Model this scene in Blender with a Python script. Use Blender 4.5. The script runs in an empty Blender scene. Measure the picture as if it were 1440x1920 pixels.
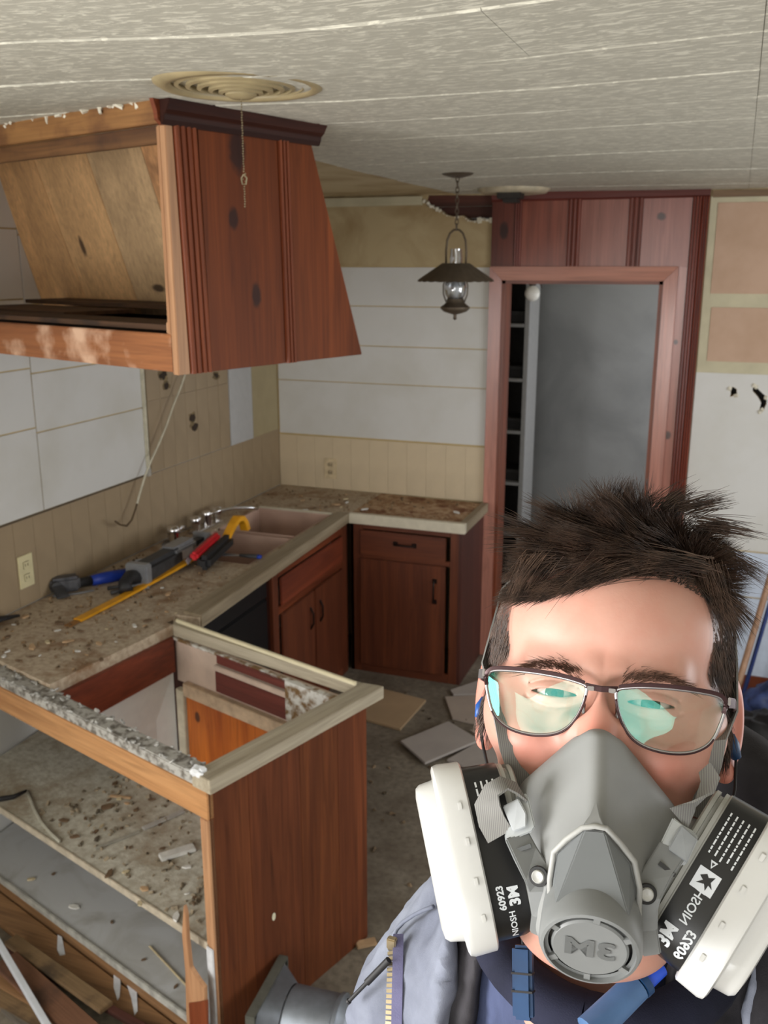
import bpy, bmesh, math, random
import numpy as np
from mathutils import Vector, Matrix, noise as mnoise
from mathutils.geometry import tessellate_polygon
random.seed(7); rng = np.random.default_rng(7)
SC = bpy.context.scene; COL = SC.collection
R = math.radians

# ---------------- camera, world, light, exposure ----------------
F_PX, PITCH, YAW = 1756.0, R(14.82), R(20.26)
CAM = np.array([0.0, 0.0, 2.10])
cd = bpy.data.cameras.new('camera'); cam = bpy.data.objects.new('camera', cd); COL.objects.link(cam)
cam.location = CAM; cam.rotation_euler = (R(90)-PITCH, 0, YAW)
cd.sensor_fit = 'VERTICAL'; cd.sensor_height = 36; cd.sensor_width = 27; cd.lens = F_PX/1920*36; cd.clip_start = .01
cd.dof.use_dof = True; cd.dof.focus_distance = .60; cd.dof.aperture_fstop = cd.lens/1000/.0016
SC.camera = cam
w = bpy.data.worlds.new('sky'); SC.world = w; w.use_nodes = True
w.node_tree.nodes['Background'].inputs[0].default_value = (.92, .95, 1, 1)
w.node_tree.nodes['Background'].inputs[1].default_value = 1.0
vs = SC.view_settings; vs.view_transform = 'Standard'; vs.look = 'None'; vs.gamma = 1; vs.use_curve_mapping = False
vs.exposure = 0.92
def area(name, loc, rot, sx, sy, power, col):
    l = bpy.data.lights.new(name, 'AREA'); l.shape = 'RECTANGLE'; l.size = sx; l.size_y = sy; l.energy = power; l.color = col
    o = bpy.data.objects.new(name, l); COL.objects.link(o); o.location = loc; o.rotation_euler = rot
    return o
# daylight entering through the windows behind and beside the photographer; right and hall lamps added to lift the far end
area('daylight_front', (-.30, -2.12, 1.50), (R(90), 0, 0), 1.7, 1.4, 19, (1, .99, .97))
area('daylight_left', (-2.32, -.95, 1.45), (0, R(-90), 0), 1.3, 1.5, 84, (1, .99, .97))
area('fill_right', (2.12, 2.6, 1.4), (0, R(90), 0), 1.2, 1.6, 20, (.95, .97, 1))
area('fill_hall', (.52, 5.55, 1.5), (0, R(90), 0), 1.0, .7, 8, (.95, .97, 1))

# ---------------- pixel measuring helper (turns a measured pixel into a point at a real depth) ----------------
B = np.array([[math.cos(YAW), -math.sin(YAW)*math.sin(PITCH)*1, math.sin(YAW)*math.cos(PITCH)],
              [math.sin(YAW), math.cos(YAW)*math.sin(PITCH), -math.cos(YAW)*math.cos(PITCH)],
              [0, math.cos(PITCH), math.sin(PITCH)]])
def ray(x, y): return B @ np.array([(x-720)/F_PX, -(y-960)/F_PX, -1.0])
def onz(x, y, z): r = ray(x, y); return CAM + r*(z-CAM[2])/r[2]
def ony(x, y, Y): r = ray(x, y); return CAM + r*(Y-CAM[1])/r[1]
def onx(x, y, X): r = ray(x, y); return CAM + r*(X-CAM[0])/r[0]

# ---------------- materials ----------------
def srgb(r, g, b):
    f = lambda c: ((c/255+.055)/1.055)**2.4 if c > 10 else c/255/12.92
    return (f(r), f(g), f(b), 1)
class Mat:
    def __init__(s, name, rough=.6, metal=0, spec=.4):
        s.m = bpy.data.materials.new(name); s.m.use_nodes = True; s.nt = s.m.node_tree; s.b = s.nt.nodes['Principled BSDF']
        s.b.inputs['Roughness'].default_value = rough; s.b.inputs['Metallic'].default_value = metal; s.b.inputs['Specular IOR Level'].default_value = spec
        s.tc = s.nt.nodes.new('ShaderNodeTexCoord')
    def n(s, t, **k):
        o = s.nt.nodes.new(t)
        for a, v in k.items(): setattr(o, a, v)
        return o
    def link(s, a, b): s.nt.links.new(a, b)
    def mp(s, sc=(1, 1, 1), loc=(0, 0, 0), coord='Object', rot=(0, 0, 0)):
        o = s.n('ShaderNodeMapping'); s.link(s.tc.outputs[coord], o.inputs[0]); o.inputs[1].default_value = loc; o.inputs[2].default_value = rot; o.inputs[3].default_value = sc
        return o.outputs[0]
    def noise(s, scale=5, det=4, sc=(1, 1, 1), rough=.55, dist=0, coord='Object', loc=(0, 0, 0), rot=(0, 0, 0)):
        o = s.n('ShaderNodeTexNoise'); s.link(s.mp(sc, loc, coord, rot), o.inputs['Vector']); o.inputs['Scale'].default_value = scale
        o.inputs['Detail'].default_value = det; o.inputs['Roughness'].default_value = rough; o.inputs['Distortion'].default_value = dist
        return o.outputs[0]
    def ramp(s, fac, stops):
        o = s.n('ShaderNodeValToRGB'); s.link(fac, o.inputs[0]); e = o.color_ramp.elements
        while len(e) < len(stops): e.new(.5)
        for q, (p, c) in zip(e, stops): q.position = p; q.color = c if len(c) == 4 else (*c, 1)
        return o.outputs[0]
    def grey(s, fac, a, b): return s.ramp(fac, [(a, (0, 0, 0, 1)), (b, (1, 1, 1, 1))])
    def mix(s, fac, a, b, mode='MIX'):
        o = s.n('ShaderNodeMix', data_type='RGBA', blend_type=mode)
        for i, v in ((0, fac), (6, a), (7, b)):
            if hasattr(v, 'is_linked'): s.link(v, o.inputs[i])
            else: o.inputs[i].default_value = v
        return o.outputs[2]
    def math(s, op, a, b=None):
        o = s.n('ShaderNodeMath', operation=op)
        for i, v in ((0, a), (1, b)):
            if v is None: continue
            if hasattr(v, 'is_linked'): s.link(v, o.inputs[i])
            else: o.inputs[i].default_value = v
        return o.outputs[0]
    def bump(s, h, st=.3, d=.005):
        o = s.n('ShaderNodeBump'); o.inputs['Strength'].default_value = st; o.inputs['Distance'].default_value = d
        s.link(h, o.inputs['Height']); s.link(o.outputs[0], s.b.inputs['Normal'])
    def col(s, c):
        if hasattr(c, 'is_linked'): s.link(c, s.b.inputs['Base Color'])
        else: s.b.inputs['Base Color'].default_value = c
        return s
def plain(name, c, rough=.6, metal=0, spec=.4, var=.12, scale=30, bump=0):
    m = Mat(name, rough, metal, spec)
    c2 = tuple(max(0, x*(1-var*2)) for x in c[:3])+(1,)
    m.col(m.mix(m.grey(m.noise(scale, 5), .35, .65), c, c2))
    if bump: m.bump(m.noise(scale*4, 3), bump, .002)
    return m.m
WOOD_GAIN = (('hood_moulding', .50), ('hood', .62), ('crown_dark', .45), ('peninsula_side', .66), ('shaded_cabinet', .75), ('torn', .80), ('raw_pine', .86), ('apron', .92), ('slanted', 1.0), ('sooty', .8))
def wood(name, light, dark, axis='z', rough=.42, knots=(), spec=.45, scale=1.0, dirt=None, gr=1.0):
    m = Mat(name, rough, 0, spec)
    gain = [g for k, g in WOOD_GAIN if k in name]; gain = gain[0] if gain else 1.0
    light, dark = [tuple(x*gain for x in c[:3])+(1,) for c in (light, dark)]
    st = {'x': (.06, 1, 1), 'y': (1, .06, 1), 'z': (1, 1, .06)}[axis]
    st2 = {'x': (.015, 1, 1), 'y': (1, .015, 1), 'z': (1, 1, .015)}[axis]
    big = m.noise(9*scale, 3, st, dist=1.2); fine = m.noise(140*scale, 3, st2)
    ring = m.noise(34*scale, 2, st, dist=2.5)
    c = m.mix(m.grey(big, .3, .7), dark, light)
    c = m.mix(m.math('MULTIPLY', m.grey(ring, .45, .75), .45*gr), c, tuple(x*.5 for x in dark[:3])+(1,))
    c = m.mix(m.math('MULTIPLY', m.grey(fine, .4, .8), .35*gr), c, tuple(x*.45 for x in dark[:3])+(1,))
    for k in knots:   # (x, y, z, rx, ry, rz) painted pine knots
        mp = m.n('ShaderNodeMapping', vector_type='TEXTURE'); m.link(m.tc.outputs['Object'], mp.inputs[0])
        mp.inputs[1].default_value = k[:3]; mp.inputs[3].default_value = k[3:6]
        ln = m.n('ShaderNodeVectorMath', operation='LENGTH'); m.link(mp.outputs[0], ln.inputs[0])
        ds = m.math('ADD', ln.outputs['Value'], m.math('MULTIPLY', m.noise(60, 2), .5))
        o = m.n('ShaderNodeMapRange'); m.link(ds, o.inputs[0]); o.inputs[1].default_value = 1.0; o.inputs[2].default_value = 1.5; o.inputs[3].default_value = .85; o.inputs[4].default_value = 0
        c = m.mix(o.outputs[0], c, srgb(38, 22, 20))
    if dirt: c = m.mix(m.math('MULTIPLY', m.grey(m.noise(7, 6), .5, .68), .8), c, dirt)
    m.col(c); m.bump(fine, .12, .001)
    return m.m

# ---------------- mesh helpers ----------------
class MB:
    def __init__(s): s.v = []; s.f = []
    def add(s, vs, fs):
        o = len(s.v); s.v += [tuple(float(c) for c in v) for v in vs]; s.f += [tuple(i+o for i in f) for f in fs]; return s
    def box(s, x0, x1, y0, y1, z0, z1):
        return s.add([(x0, y0, z0), (x1, y0, z0), (x1, y1, z0), (x0, y1, z0), (x0, y0, z1), (x1, y0, z1), (x1, y1, z1), (x0, y1, z1)],
                     [(0, 3, 2, 1), (4, 5, 6, 7), (0, 1, 5, 4), (1, 2, 6, 5), (2, 3, 7, 6), (3, 0, 4, 7)])
    def obox(s, c, ax, hx, hy, hz):
        """box centred at c with axes matrix ax (3x3 columns)"""
        c = np.array(c); ax = np.array(ax, float); vs = []
        for k in range(8):
            a = (1 if k & 1 else -1)*hx; b = (1 if k & 2 else -1)*hy; d = (1 if k & 4 else -1)*hz
            vs.append(c+ax[:, 0]*a+ax[:, 1]*b+ax[:, 2]*d)
        return s.add(vs, [(0, 2, 3, 1), (4, 5, 7, 6), (0, 1, 5, 4), (2, 6, 7, 3), (0, 4, 6, 2), (1, 3, 7, 5)])
    def prism(s, poly, a0, a1, plane='xy'):
        """extrude a polygon given in plane between a0 and a1 along the third axis"""
        n = len(poly); mk = {'xy': lambda p, a: (p[0], p[1], a), 'yz': lambda p, a: (a, p[0], p[1]), 'xz': lambda p, a: (p[0], a, p[1])}[plane]
        vs = [mk(p, a0) for p in poly]+[mk(p, a1) for p in poly]
        fs = [tuple(range(n))[::-1], tuple(range(n, 2*n))]+[(i, (i+1) % n, n+(i+1) % n, n+i) for i in range(n)]
        return s.add(vs, fs)
    def slab(s, outer, holes, z0, z1):
        loops = [outer]+list(holes); tri = tessellate_polygon([[Vector((p[0], p[1], 0)) for p in l] for l in loops])
        flat = [p for l in loops for p in l]; n = len(flat)
        vs = [(p[0], p[1], z1) for p in flat]+[(p[0], p[1], z0) for p in flat]
        fs = [tuple(t) for t in tri]+[tuple(i+n for i in t[::-1]) for t in tri]; o = 0
        for l in loops:
            k = len(l); fs += [(o+i, o+(i+1) % k, n+o+(i+1) % k, n+o+i) for i in range(k)]; o += k
        return s.add(vs, fs)
    def tube(s, pts, r, seg=8, cap=True, flat=1.0):
        pts = [np.array(p, float) for p in pts]; n = len(pts)
        rs = r if hasattr(r, '__len__') else [r]*n
        up = np.array([0, 0, 1.]); vs = []; prev = None
        for i in range(n):
            t = pts[min(i+1, n-1)]-pts[max(i-1, 0)]; t = t/(np.linalg.norm(t)+1e-12)
            if prev is None:
                a = np.cross(t, up if abs(t @ up) < .9 else np.array([1., 0, 0]))
            else: a = prev-t*(prev @ t)
            a = a/(np.linalg.norm(a)+1e-12); prev = a; b = np.cross(t, a)
            for k in range(seg):
                q = 2*math.pi*k/seg; vs.append(pts[i]+rs[i]*(a*math.cos(q)+b*math.sin(q)*flat))
        fs = []
        for i in range(n-1):
            for k in range(seg):
                k2 = (k+1) % seg; fs.append((i*seg+k, i*seg+k2, (i+1)*seg+k2, (i+1)*seg+k))
        if cap: fs += [tuple(range(seg))[::-1], tuple((n-1)*seg+k for k in range(seg))]
        return s.add(vs, fs)
    def lathe(s, prof, seg=32, c=(0, 0, 0), M=None):
        """profile [(r,z)] about local z; optional 3x3 frame M"""
        vs = []; n = len(prof)
        for r, z in prof:
            for k in range(seg):
                q = 2*math.pi*k/seg; v = np.array([r*math.cos(q), r*math.sin(q), z])
                if M is not None: v = np.array(M) @ v
                vs.append(v+np.array(c))
        fs = [(i*seg+k, i*seg+(k+1) % seg, (i+1)*seg+(k+1) % seg, (i+1)*seg+k) for i in range(n-1) for k in range(seg)]
        return s.add(vs, fs)
    def ribbon(s, pts, wid, side, th=.0012):
        """flat strap through pts; side = list of width directions"""
        vs = []; n = len(pts)
        for i in range(n):
            p = np.array(pts[i], float); t = np.array(pts[min(i+1, n-1)])-np.array(pts[max(i-1, 0)]); t = t/(np.linalg.norm(t)+1e-9)
            d = np.array(side[i] if len(np.shape(side)) > 1 else side, float); d = d-t*(d @ t); d /= (np.linalg.norm(d)+1e-9); nn = np.cross(t, d)
            ww = wid[i] if hasattr(wid, '__len__') else wid
            for a, b in ((-1, -1), (1, -1), (1, 1), (-1, 1)): vs.append(p+d*ww/2*a+nn*th/2*b)
        fs = [(0, 1, 2, 3), tuple(4*(n-1)+k for k in (3, 2, 1, 0))]
        for i in range(n-1):
            for k in range(4): k2 = (k+1) % 4; fs.append((4*i+k, 4*i+k2, 4*i+4+k2, 4*i+4+k))
        return s.add(vs, fs)
    def build(s, name, mat, parent=None, bevel=0, smooth=None, loc=None, rot=None, sub=0):
        me = bpy.data.meshes.new(name); me.from_pydata(s.v, [], s.f); me.update()
        b = bmesh.new(); b.from_mesh(me); bmesh.ops.recalc_face_normals(b, faces=b.faces)
        if bevel: bmesh.ops.bevel(b, geom=[e for e in b.edges if len(e.link_faces) == 2 and e.calc_face_angle(0) > .5], offset=bevel, segments=2, affect='EDGES', clamp_overlap=True)
        b.to_mesh(me); b.free()
        if smooth is not None and len(me.polygons):
            me.shade_smooth() if smooth >= 180 else me.set_sharp_from_angle(angle=R(smooth))
            if smooth < 180:
                for p in me.polygons: p.use_smooth = True
        if mat: me.materials.append(mat)
        o = bpy.data.objects.new(name, me); COL.objects.link(o)
        if parent: o.parent = parent
        if loc is not None: o.location = loc
        if rot is not None: o.rotation_euler = rot
        if sub:
            md = o.modifiers.new('sub', 'SUBSURF'); md.levels = sub; md.render_levels = sub
        return o
def tag(o, label=None, cat=None, group=None, kind=None):
    for k, v in (('label', label), ('category', cat), ('group', group), ('kind', kind)):
        if v: o[k] = v
    return o
def thing(name, label, cat, loc=(0, 0, 0), rz=0, group=None, kind=None):
    o = bpy.data.objects.new(name, None); o.empty_display_size = .05; COL.objects.link(o)
    o.location = loc; o.rotation_euler = (0, 0, rz)
    return tag(o, label, cat, group, kind)
def struct(name, mb, mat, parent=None, **k):
    o = mb.build(name, mat, parent, **k); o['kind'] = 'structure'; return o
def inst(src, parent, loc, rot=(0, 0, 0), scale=None, mat=None):
    o = src.copy(); COL.objects.link(o); o.parent = parent; o.location = loc; o.rotation_euler = rot
    if scale: o.scale = scale
    return o
def box_at(name, mat, parent, x0, x1, y0, y1, z0, z1, bevel=0, **k):
    return MB().box(x0, x1, y0, y1, z0, z1).build(name, mat, parent, bevel=bevel, **k)

# ================= THE ROOM =================
XL, YB, ZC, XR, YF = -2.395, 4.749, 2.44, 2.2, -2.2
m_white = Mat('white_wallboard', .75); m_white.col(m_white.mix(m_white.math('MULTIPLY', m_white.grey(m_white.noise(3, 6), .45, .75), .5), srgb(206, 205, 202), srgb(186, 182, 170))); m_white.bump(m_white.noise(60, 4), .1, .002); m_white = m_white.m
m_beigewall = Mat('bare_beige_plaster', .8); m_beigewall.col(m_beigewall.mix(m_beigewall.grey(m_beigewall.noise(3.2, 7, dist=.6), .42, .72), srgb(182, 164, 128), srgb(148, 124, 86))); m_beigewall.bump(m_beigewall.noise(30, 5), .2, .003); m_beigewall = m_beigewall.m
m_cream = plain('cream_old_paint', srgb(196, 188, 160), .75, var=.08, scale=8, bump=.15)
m_tan = Mat('tan_bare_board', .85); m_tan.col(m_tan.mix(m_tan.grey(m_tan.noise(5, 6), .4, .7), srgb(190, 160, 138), srgb(178, 148, 124))); m_tan = m_tan.m
m_tile = plain('beige_plastic_tile', srgb(206, 188, 158), .4, var=.05, scale=6)
m_glue = plain('yellowed_seam', srgb(196, 172, 122), .8, var=.1, scale=12)
m_greywall = Mat('grey_hall_plaster', .8); m_greywall.col(m_greywall.mix(m_greywall.grey(m_greywall.noise(2.2, 6, dist=.5), .4, .62), srgb(146, 148, 150), srgb(130, 132, 134))); m_greywall = m_greywall.m
m_ceil = Mat('textured_ceiling_tile', .85)
fl = m_ceil.noise(75, 6, (.32, 1.15, 1), dist=1.2, rough=.65)
m_ceil.col(m_ceil.mix(m_ceil.grey(fl, .50, .60), srgb(178, 174, 160), srgb(216, 212, 196))); m_ceil.bump(fl, .3, .004); m_ceil = m_ceil.m
m_ceilback = plain('ceiling_seam', srgb(232, 226, 198), .8, var=.05)
mf = Mat('dusty_vinyl_floor', .65)
mf.col(mf.mix(mf.grey(mf.noise(2.4, 9, dist=.15, rough=.68), .44, .70), mf.mix(mf.grey(mf.noise(40, 4), .4, .7), srgb(134, 126, 112), srgb(108, 99, 88)), srgb(88, 76, 64)))
mf.bump(mf.noise(70, 5), .2, .002); m_floor = mf.m

# pine, stained red-brown outside, raw orange inside
LT, DK = srgb(152, 76, 40), srgb(98, 40, 18)
w_red = wood('stained_pine', srgb(142, 74, 44), srgb(92, 44, 26), 'z', .36)
w_redx = wood('stained_pine_across', srgb(142, 74, 44), srgb(90, 42, 26), 'x', .36)
w_redy = wood('stained_pine_deep', srgb(142, 74, 44), srgb(90, 42, 26), 'y', .36)
w_pink = wood('sheen_stained_pine', srgb(190, 128, 110), srgb(156, 98, 82), 'z', .28, spec=.7)  # paler casing pine; its pink sheen is put into the colour
w_pinkx = wood('sheen_stained_pine_across', srgb(192, 130, 108), srgb(158, 98, 78), 'x', .28, spec=.7)
w_raw = wood('raw_pine', srgb(206, 156, 108), srgb(162, 108, 66), 'x', .55)
w_rawz = wood('raw_pine_upright', srgb(206, 162, 122), srgb(170, 120, 82), 'z', .55)
w_rawy = wood('raw_pine_deep', srgb(200, 140, 90), srgb(150, 92, 50), 'y', .55)
w_dark = wood('dark_old_timber', srgb(92, 50, 38), srgb(58, 30, 22), 'x', .7)

def wall_slab(name, axis, c0, c1, outer, holes, mat):
    mb = MB().slab(outer, holes, c0, c1)
    mb.v = [((z, x, y) if axis == 'x' else (x, z, y)) for x, y, z in mb.v]
    return struct(name, mb, mat)
rect = lambda a0, a1, b0, b1: [(a0, b0), (a1, b0), (a1, b1), (a0, b1)]
struct('floor', MB().box(-2.5, XR+.1, YF-.1, 6.3, -.08, 0), m_floor)
ceil = struct('ceiling', MB().box(-2.5, XR+.1, YF-.1, 6.3, ZC+.012, ZC+.08), m_ceilback)
wl = wall_slab('wall_left', 'x', XL-.1, XL, rect(YF-.1, YB+.02, 0, ZC+.02), [rect(-1.7, -.2, .85, 2.05)], m_white)
DX0, DX1, DZ = -1.118, -.340, 2.022
tear_px = [(803, 366), (800, 378), (812, 387), (828, 395), (836, 402), (850, 406), (868, 404), (880, 413), (893, 414), (905, 409), (918, 412), (940, 410), (940, 366)]
tear = [(p[0], p[2]) for p in (ony(x, y, YB) for x, y in tear_px)]
def blob(px, py, rx, ry, n=11, seed=1):
    r_ = random.Random(seed); out = []
    for k in range(n):
        q = 2*math.pi*k/n; s = r_.uniform(.55, 1.2); p = ony(px+rx*s*math.cos(q), py-ry*s*math.sin(q), YB); out.append((p[0], p[2]))
    return out
gash = [(p[0], p[2]) for p in (ony(x, y, YB) for x, y in [(1412, 722), (1420, 728), (1430, 738), (1438, 744), (1437, 758), (1431, 770), (1424, 768), (1427, 755), (1421, 744), (1411, 733)])]
wb = wall_slab('wall_back', 'y', YB, YB+.12, [(XL-.1, 0), (DX0-.06, 0), (DX0-.06, DZ+.06), (DX1+.05, DZ+.06), (DX1+.05, 0), (XR+.1, 0), (XR+.1, ZC+.02), (XL-.1, ZC+.02)],
               [tear, blob(1375, 735, 8, 10, seed=3), gash], m_beigewall)
wall_slab('wall_right', 'x', XR, XR+.1, rect(YF-.1, YB+.1, 0, ZC+.02), [rect(1.8, 3.4, .8, 2.0)], m_white)
wall_slab('wall_front', 'y', YF-.1, YF, rect(-2.5, XR+.1, 0, ZC+.02), [rect(-1.15, .55, .8, 2.2)], m_white)
m_frame = plain('white_window_paint', srgb(225, 225, 220), .5)
def window(name, fn):
    mb = MB(); [mb.box(*fn(*b)) for b in ((0, 1, 0, .05), (0, 1, .95, 1), (0, .035, 0, 1), (.965, 1, 0, 1), (.485, .515, 0, 1), (0, 1, .48, .52))]
    struct(name, mb, m_frame)
window('window_1', lambda a0, a1, b0, b1: (-1.15+1.7*a0, -1.15+1.7*a1, YF-.08, YF-.03, .8+1.4*b0, .8+1.4*b1))
window('window_2', lambda a0, a1, b0, b1: (XL-.08, XL-.03, -1.7+1.5*a0, -1.7+1.5*a1, .85+1.2*b0, .85+1.2*b1))
window('window_3', lambda a0, a1, b0, b1: (XR+.03, XR+.08, 1.8+1.6*a0, 1.8+1.6*a1, .8+1.2*b0, .8+1.2*b1))
# timber seen through the torn plaster
for k, (z0, z1) in enumerate(((2.385, 2.44), (2.325, 2.38), (2.25, 2.32))):
    o = struct('lath', MB().box(-1.72, -1.05, YB+.035, YB+.055, z0, z1), w_dark, wb)
struct('hole_shade_sheet', MB().box(-.05, .3, YB+.09, YB+.10, 1.3, 1.7), plain('hole_shade_dark', srgb(40, 34, 30)), wb)  # dark sheet behind the broken holes, painted as their inner shade
# torn white plaster crumbs hanging on the tear's edge
m_gyp = plain('torn_gypsum', srgb(226, 220, 202), .9, var=.1)
mb = MB()
for i in range(len(tear)-3):
    (x0, z0), (x1, z1) = tear[i+1], tear[i+2]
    for k in range(3):
        t = (k+.5)/3; s = random.uniform(.002, .006)*(1.8 if i < 2 or i in (7, 8, 9) else .7)
        ax = np.linalg.qr(rng.normal(size=(3, 3)))[0]
        mb.obox((x0+(x1-x0)*t, YB-.002, z0+(z1-z0)*t-.004), ax, s*1.3, s, s*.7)
for px, py in ((796, 377), (803, 381), (1413, 722), (1418, 726), (1424, 772), (1429, 769), (1437, 745), (1368, 728), (1380, 742)):
    p = ony(px, py, YB-.003); mb.obox(p, np.linalg.qr(rng.normal(size=(3, 3)))[0], .010, .008, .006)
struct('torn_plaster', mb, m_gyp, wb)

# ---- ceiling tiles: long textured boards, sagging over the middle of the room
def sag(x, y): return -.022*math.exp(-((x+.62)/.42)**2)*math.exp(-((y-1.35)/.55)**2) - .004*math.sin(x*3.1+y*1.7)
def ceil_tile(x0, x1, y0, y1):
    g = .0016; x0 += g*.3; x1 -= g*.3; y0 += g; y1 -= g; n = 6; mb = MB(); dz = random.uniform(-.0012, .0012)
    for i in range(n+1):
        x = x0+(x1-x0)*i/n
        for (y, z) in ((y0+.004, -.005), (y1-.004, -.005), (y1, -.001), (y1, .011), (y0, .011), (y0, -.001)):
            mb.v.append((x, y, ZC+z+dz+sag(x, y)))
    for i in range(n):
        for k in range(6): k2 = (k+1) % 6; mb.f.append((6*i+k, 6*i+k2, 6*i+6+k2, 6*i+6+k))
    mb.f += [(0, 1, 2, 3, 4, 5), tuple(6*n+k for k in (5, 4, 3, 2, 1, 0))]
    struct('ceiling_tile', mb, m_ceil, ceil)
ys = [-2.2+.3175*k for k in range(24)]; ys = [y for y in ys if y < YB-.1]+[YB]
off = [1.2245, 0]
for j in range(len(ys)-1):
    y0, y1 = ys[j], ys[j+1]; xl = XL if y1 < 2.42 else -1.358
    xs = [xl]+[x for x in (-2.44, -1.22 if y1 < 1.7 else -9, -.345 if y1 < 1.75 and y1 > 1.3 else -9, 0, 1.22) if xl+.05 < x]+[XR]
    for a, b in zip(xs, xs[1:]): ceil_tile(a, b, y0, y1)
struct('bare_strip', MB().box(XL, -1.36, 2.35, YB, ZC+.004, ZC+.0115), m_beigewall, ceil)

# ---- white wallboards, glued in courses
def board(parent, mat, axis, a0, a1, z0, z1, th=.006, g=.0025, name='wall_board'):
    a0 += g; a1 -= g; z0 += g; z1 -= g; j = random.uniform(0, .0015)
    mb = MB().box(XL-.001, XL+th+j, a0, a1, z0, z1) if axis == 'x' else MB().box(a0, a1, YB-th-j, YB+.001, z0, z1)
    struct(name, mb, mat, parent, bevel=.0012)
back_glue = struct('seam_backing', MB().box(XL+.001, DX0-.055, YB-.0015, YB+.0005, 1.165, 2.09), m_glue, wb)
for z0, z1 in ((1.172, 1.475), (1.475, 1.676), (1.676, 1.885), (1.885, 2.087)): board(wb, m_white, 'y', XL+.01, DX0-.058, z0, z1)
struct('seam_backing', MB().box(XL-.0005, XL+.0015, 1.2, 3.46, 1.2, ZC), m_glue, wl)
for z0, z1 in ((1.2, 1.517), (1.517, 1.735), (1.735, 1.98), (1.98, 2.22), (2.22, 2.44)):
    board(wl, m_white, 'x', 1.2, 2.765, z0, z1)
    board(wl, m_white, 'x', 2.765, 3.455, z0-.02*(z0 > 1.3), z1-(.02 if z1 < 2.4 else 0))
m_patch = plain('pale_board', srgb(182, 182, 182), .7, var=.03)
m_dull = plain('dull_cream_board', srgb(170, 156, 122), .7, var=.06, scale=6)
board(wl, m_patch, 'x', 4.195, 4.44, 1.19, 1.62); board(wl, m_dull, 'x', 4.44, YB-.005, 1.19, 1.9, .004); board(wl, m_dull, 'x', 4.195, 4.44, 1.625, 2.3, .004)
# beige tile wainscot on both walls, tile by tile
TS = .108
def tiles(axis, a0, a1, z0, z1, parent, nm='wall_tile', mat=None):
    n = max(1, round((a1-a0)/TS)); m_ = max(1, round((z1-z0)/.325)); ta, tz = (a1-a0)/n, (z1-z0)/m_
    mb = MB().box(0, .006, -ta/2+.0004, ta/2-.0004, -tz/2+.0004, tz/2-.0004) if axis == 'x' else MB().box(-ta/2+.0004, ta/2-.0004, -.006, 0, -tz/2+.0004, tz/2-.0004)
    src = mb.build(nm, mat or m_tile, parent, bevel=.0008 if axis == 'x' else .0003); src['kind'] = 'structure'
    first = True
    for i in range(n):
        for j in range(m_):
            a = a0+ta*(i+.5); z = z0+tz*(j+.5); jt = random.uniform(-.0005, .0008)
            loc = (XL+jt, a, z) if axis == 'x' else (a, YB-jt, z)
            if first: src.location = loc; first = False
            else: inst(src, parent, loc)
m_tile_l = plain('shaded_beige_tile', srgb(156, 137, 110), .5, var=.06, scale=6)  # darker copy of the tile; the left wall's shade is in its colour
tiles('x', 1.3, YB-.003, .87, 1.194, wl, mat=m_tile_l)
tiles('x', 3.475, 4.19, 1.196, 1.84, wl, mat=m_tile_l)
tiles('y', XL+.008, DX0-.06, .87, 1.165, wb)
struct('wall_cap', MB().box(XL, XL+.008, 1.3, 3.45, 1.194, 1.2), plain('dark_torn_edge', srgb(92, 78, 60)), wl)
struct('trim_1', MB().box(XL, -1.545, YB-.02, YB, 2.405, 2.432).box(XL, -1.545, YB-.012, YB, 2.39, 2.405), m_cream)
struct('trim_2', MB().box(-.15, XR, YB-.008, YB, 2.395, 2.425), wood('torn_brown_strip', srgb(150, 118, 80), srgb(112, 82, 52), 'x'))
# right of the doorway: cream board with two tan bare patches, then white, then bluish painted boards
X1 = -.158
struct('wall_board', MB().box(X1, XR, YB-.003, YB, 1.60, 2.40), m_cream, wb, bevel=.001)
board(wb, m_tan, 'y', -.125, 1.0, 1.968, 2.372, .0055, 0, 'tan_patch'); board(wb, m_tan, 'y', -.115, 1.0, 1.655, 1.905, .0055, 0, 'tan_patch')
# (white boards here keep clear of the two broken holes)
struct('wall_board', MB().slab(rect(X1, XR, .81, 1.60), [[(x, z) for x, z in blob(1375, 735, 9, 11, seed=3)], gash], 0, .004), m_white, wb)
o = [c for c in wb.children if c.name.startswith('wall_board')][-1]
for v in o.data.vertices: v.co = (v.co.x, YB-v.co.z, v.co.y)
m_blue = plain('bluish_white_board', srgb(196, 206, 222), .6, var=.05)
for z0, z1 in ((.50, .735), (.02, .50)): board(wb, m_blue, 'y', X1+.02, XR, z0, z1, .006, .004)
board(wb, m_white, 'y', X1+.02, XR, .738, .81, .006, .002)
# knotty panelling round the doorway
panel_bb = MB()
def pan(x0, x1, z0, z1, mat, th=.018, name='panel_board', bevel=.002): return struct(name, MB().box(x0, x1, YB-th, YB+.01, z0, z1), mat, wb, bevel=bevel)
w_over = [wood('door_panel_wood_a', srgb(150, 82, 62), srgb(116, 56, 40), 'z', .3, spec=.6), wood('door_panel_wood_b', srgb(158, 96, 80), srgb(126, 70, 56), 'z', .3, spec=.6),
          wood('door_panel_wood_c', srgb(160, 100, 88), srgb(132, 78, 66), 'z', .3, spec=.7, knots=((-.37, YB, 2.315, .02, .1, .017),)), wood('door_panel_wood_d', srgb(118, 60, 46), srgb(84, 38, 28), 'z', .35, knots=((-1.115, YB, 2.26, .022, .1, .04),))]
zt = 2.088
pan(-1.178, -1.062, zt, 2.40, w_over[3]); pan(-1.028, -.802, zt, 2.40, w_over[0]); pan(-.742, -.518, zt, 2.40, w_over[1]); pan(-.454, -.235, zt, 2.40, w_over[2])
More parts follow.
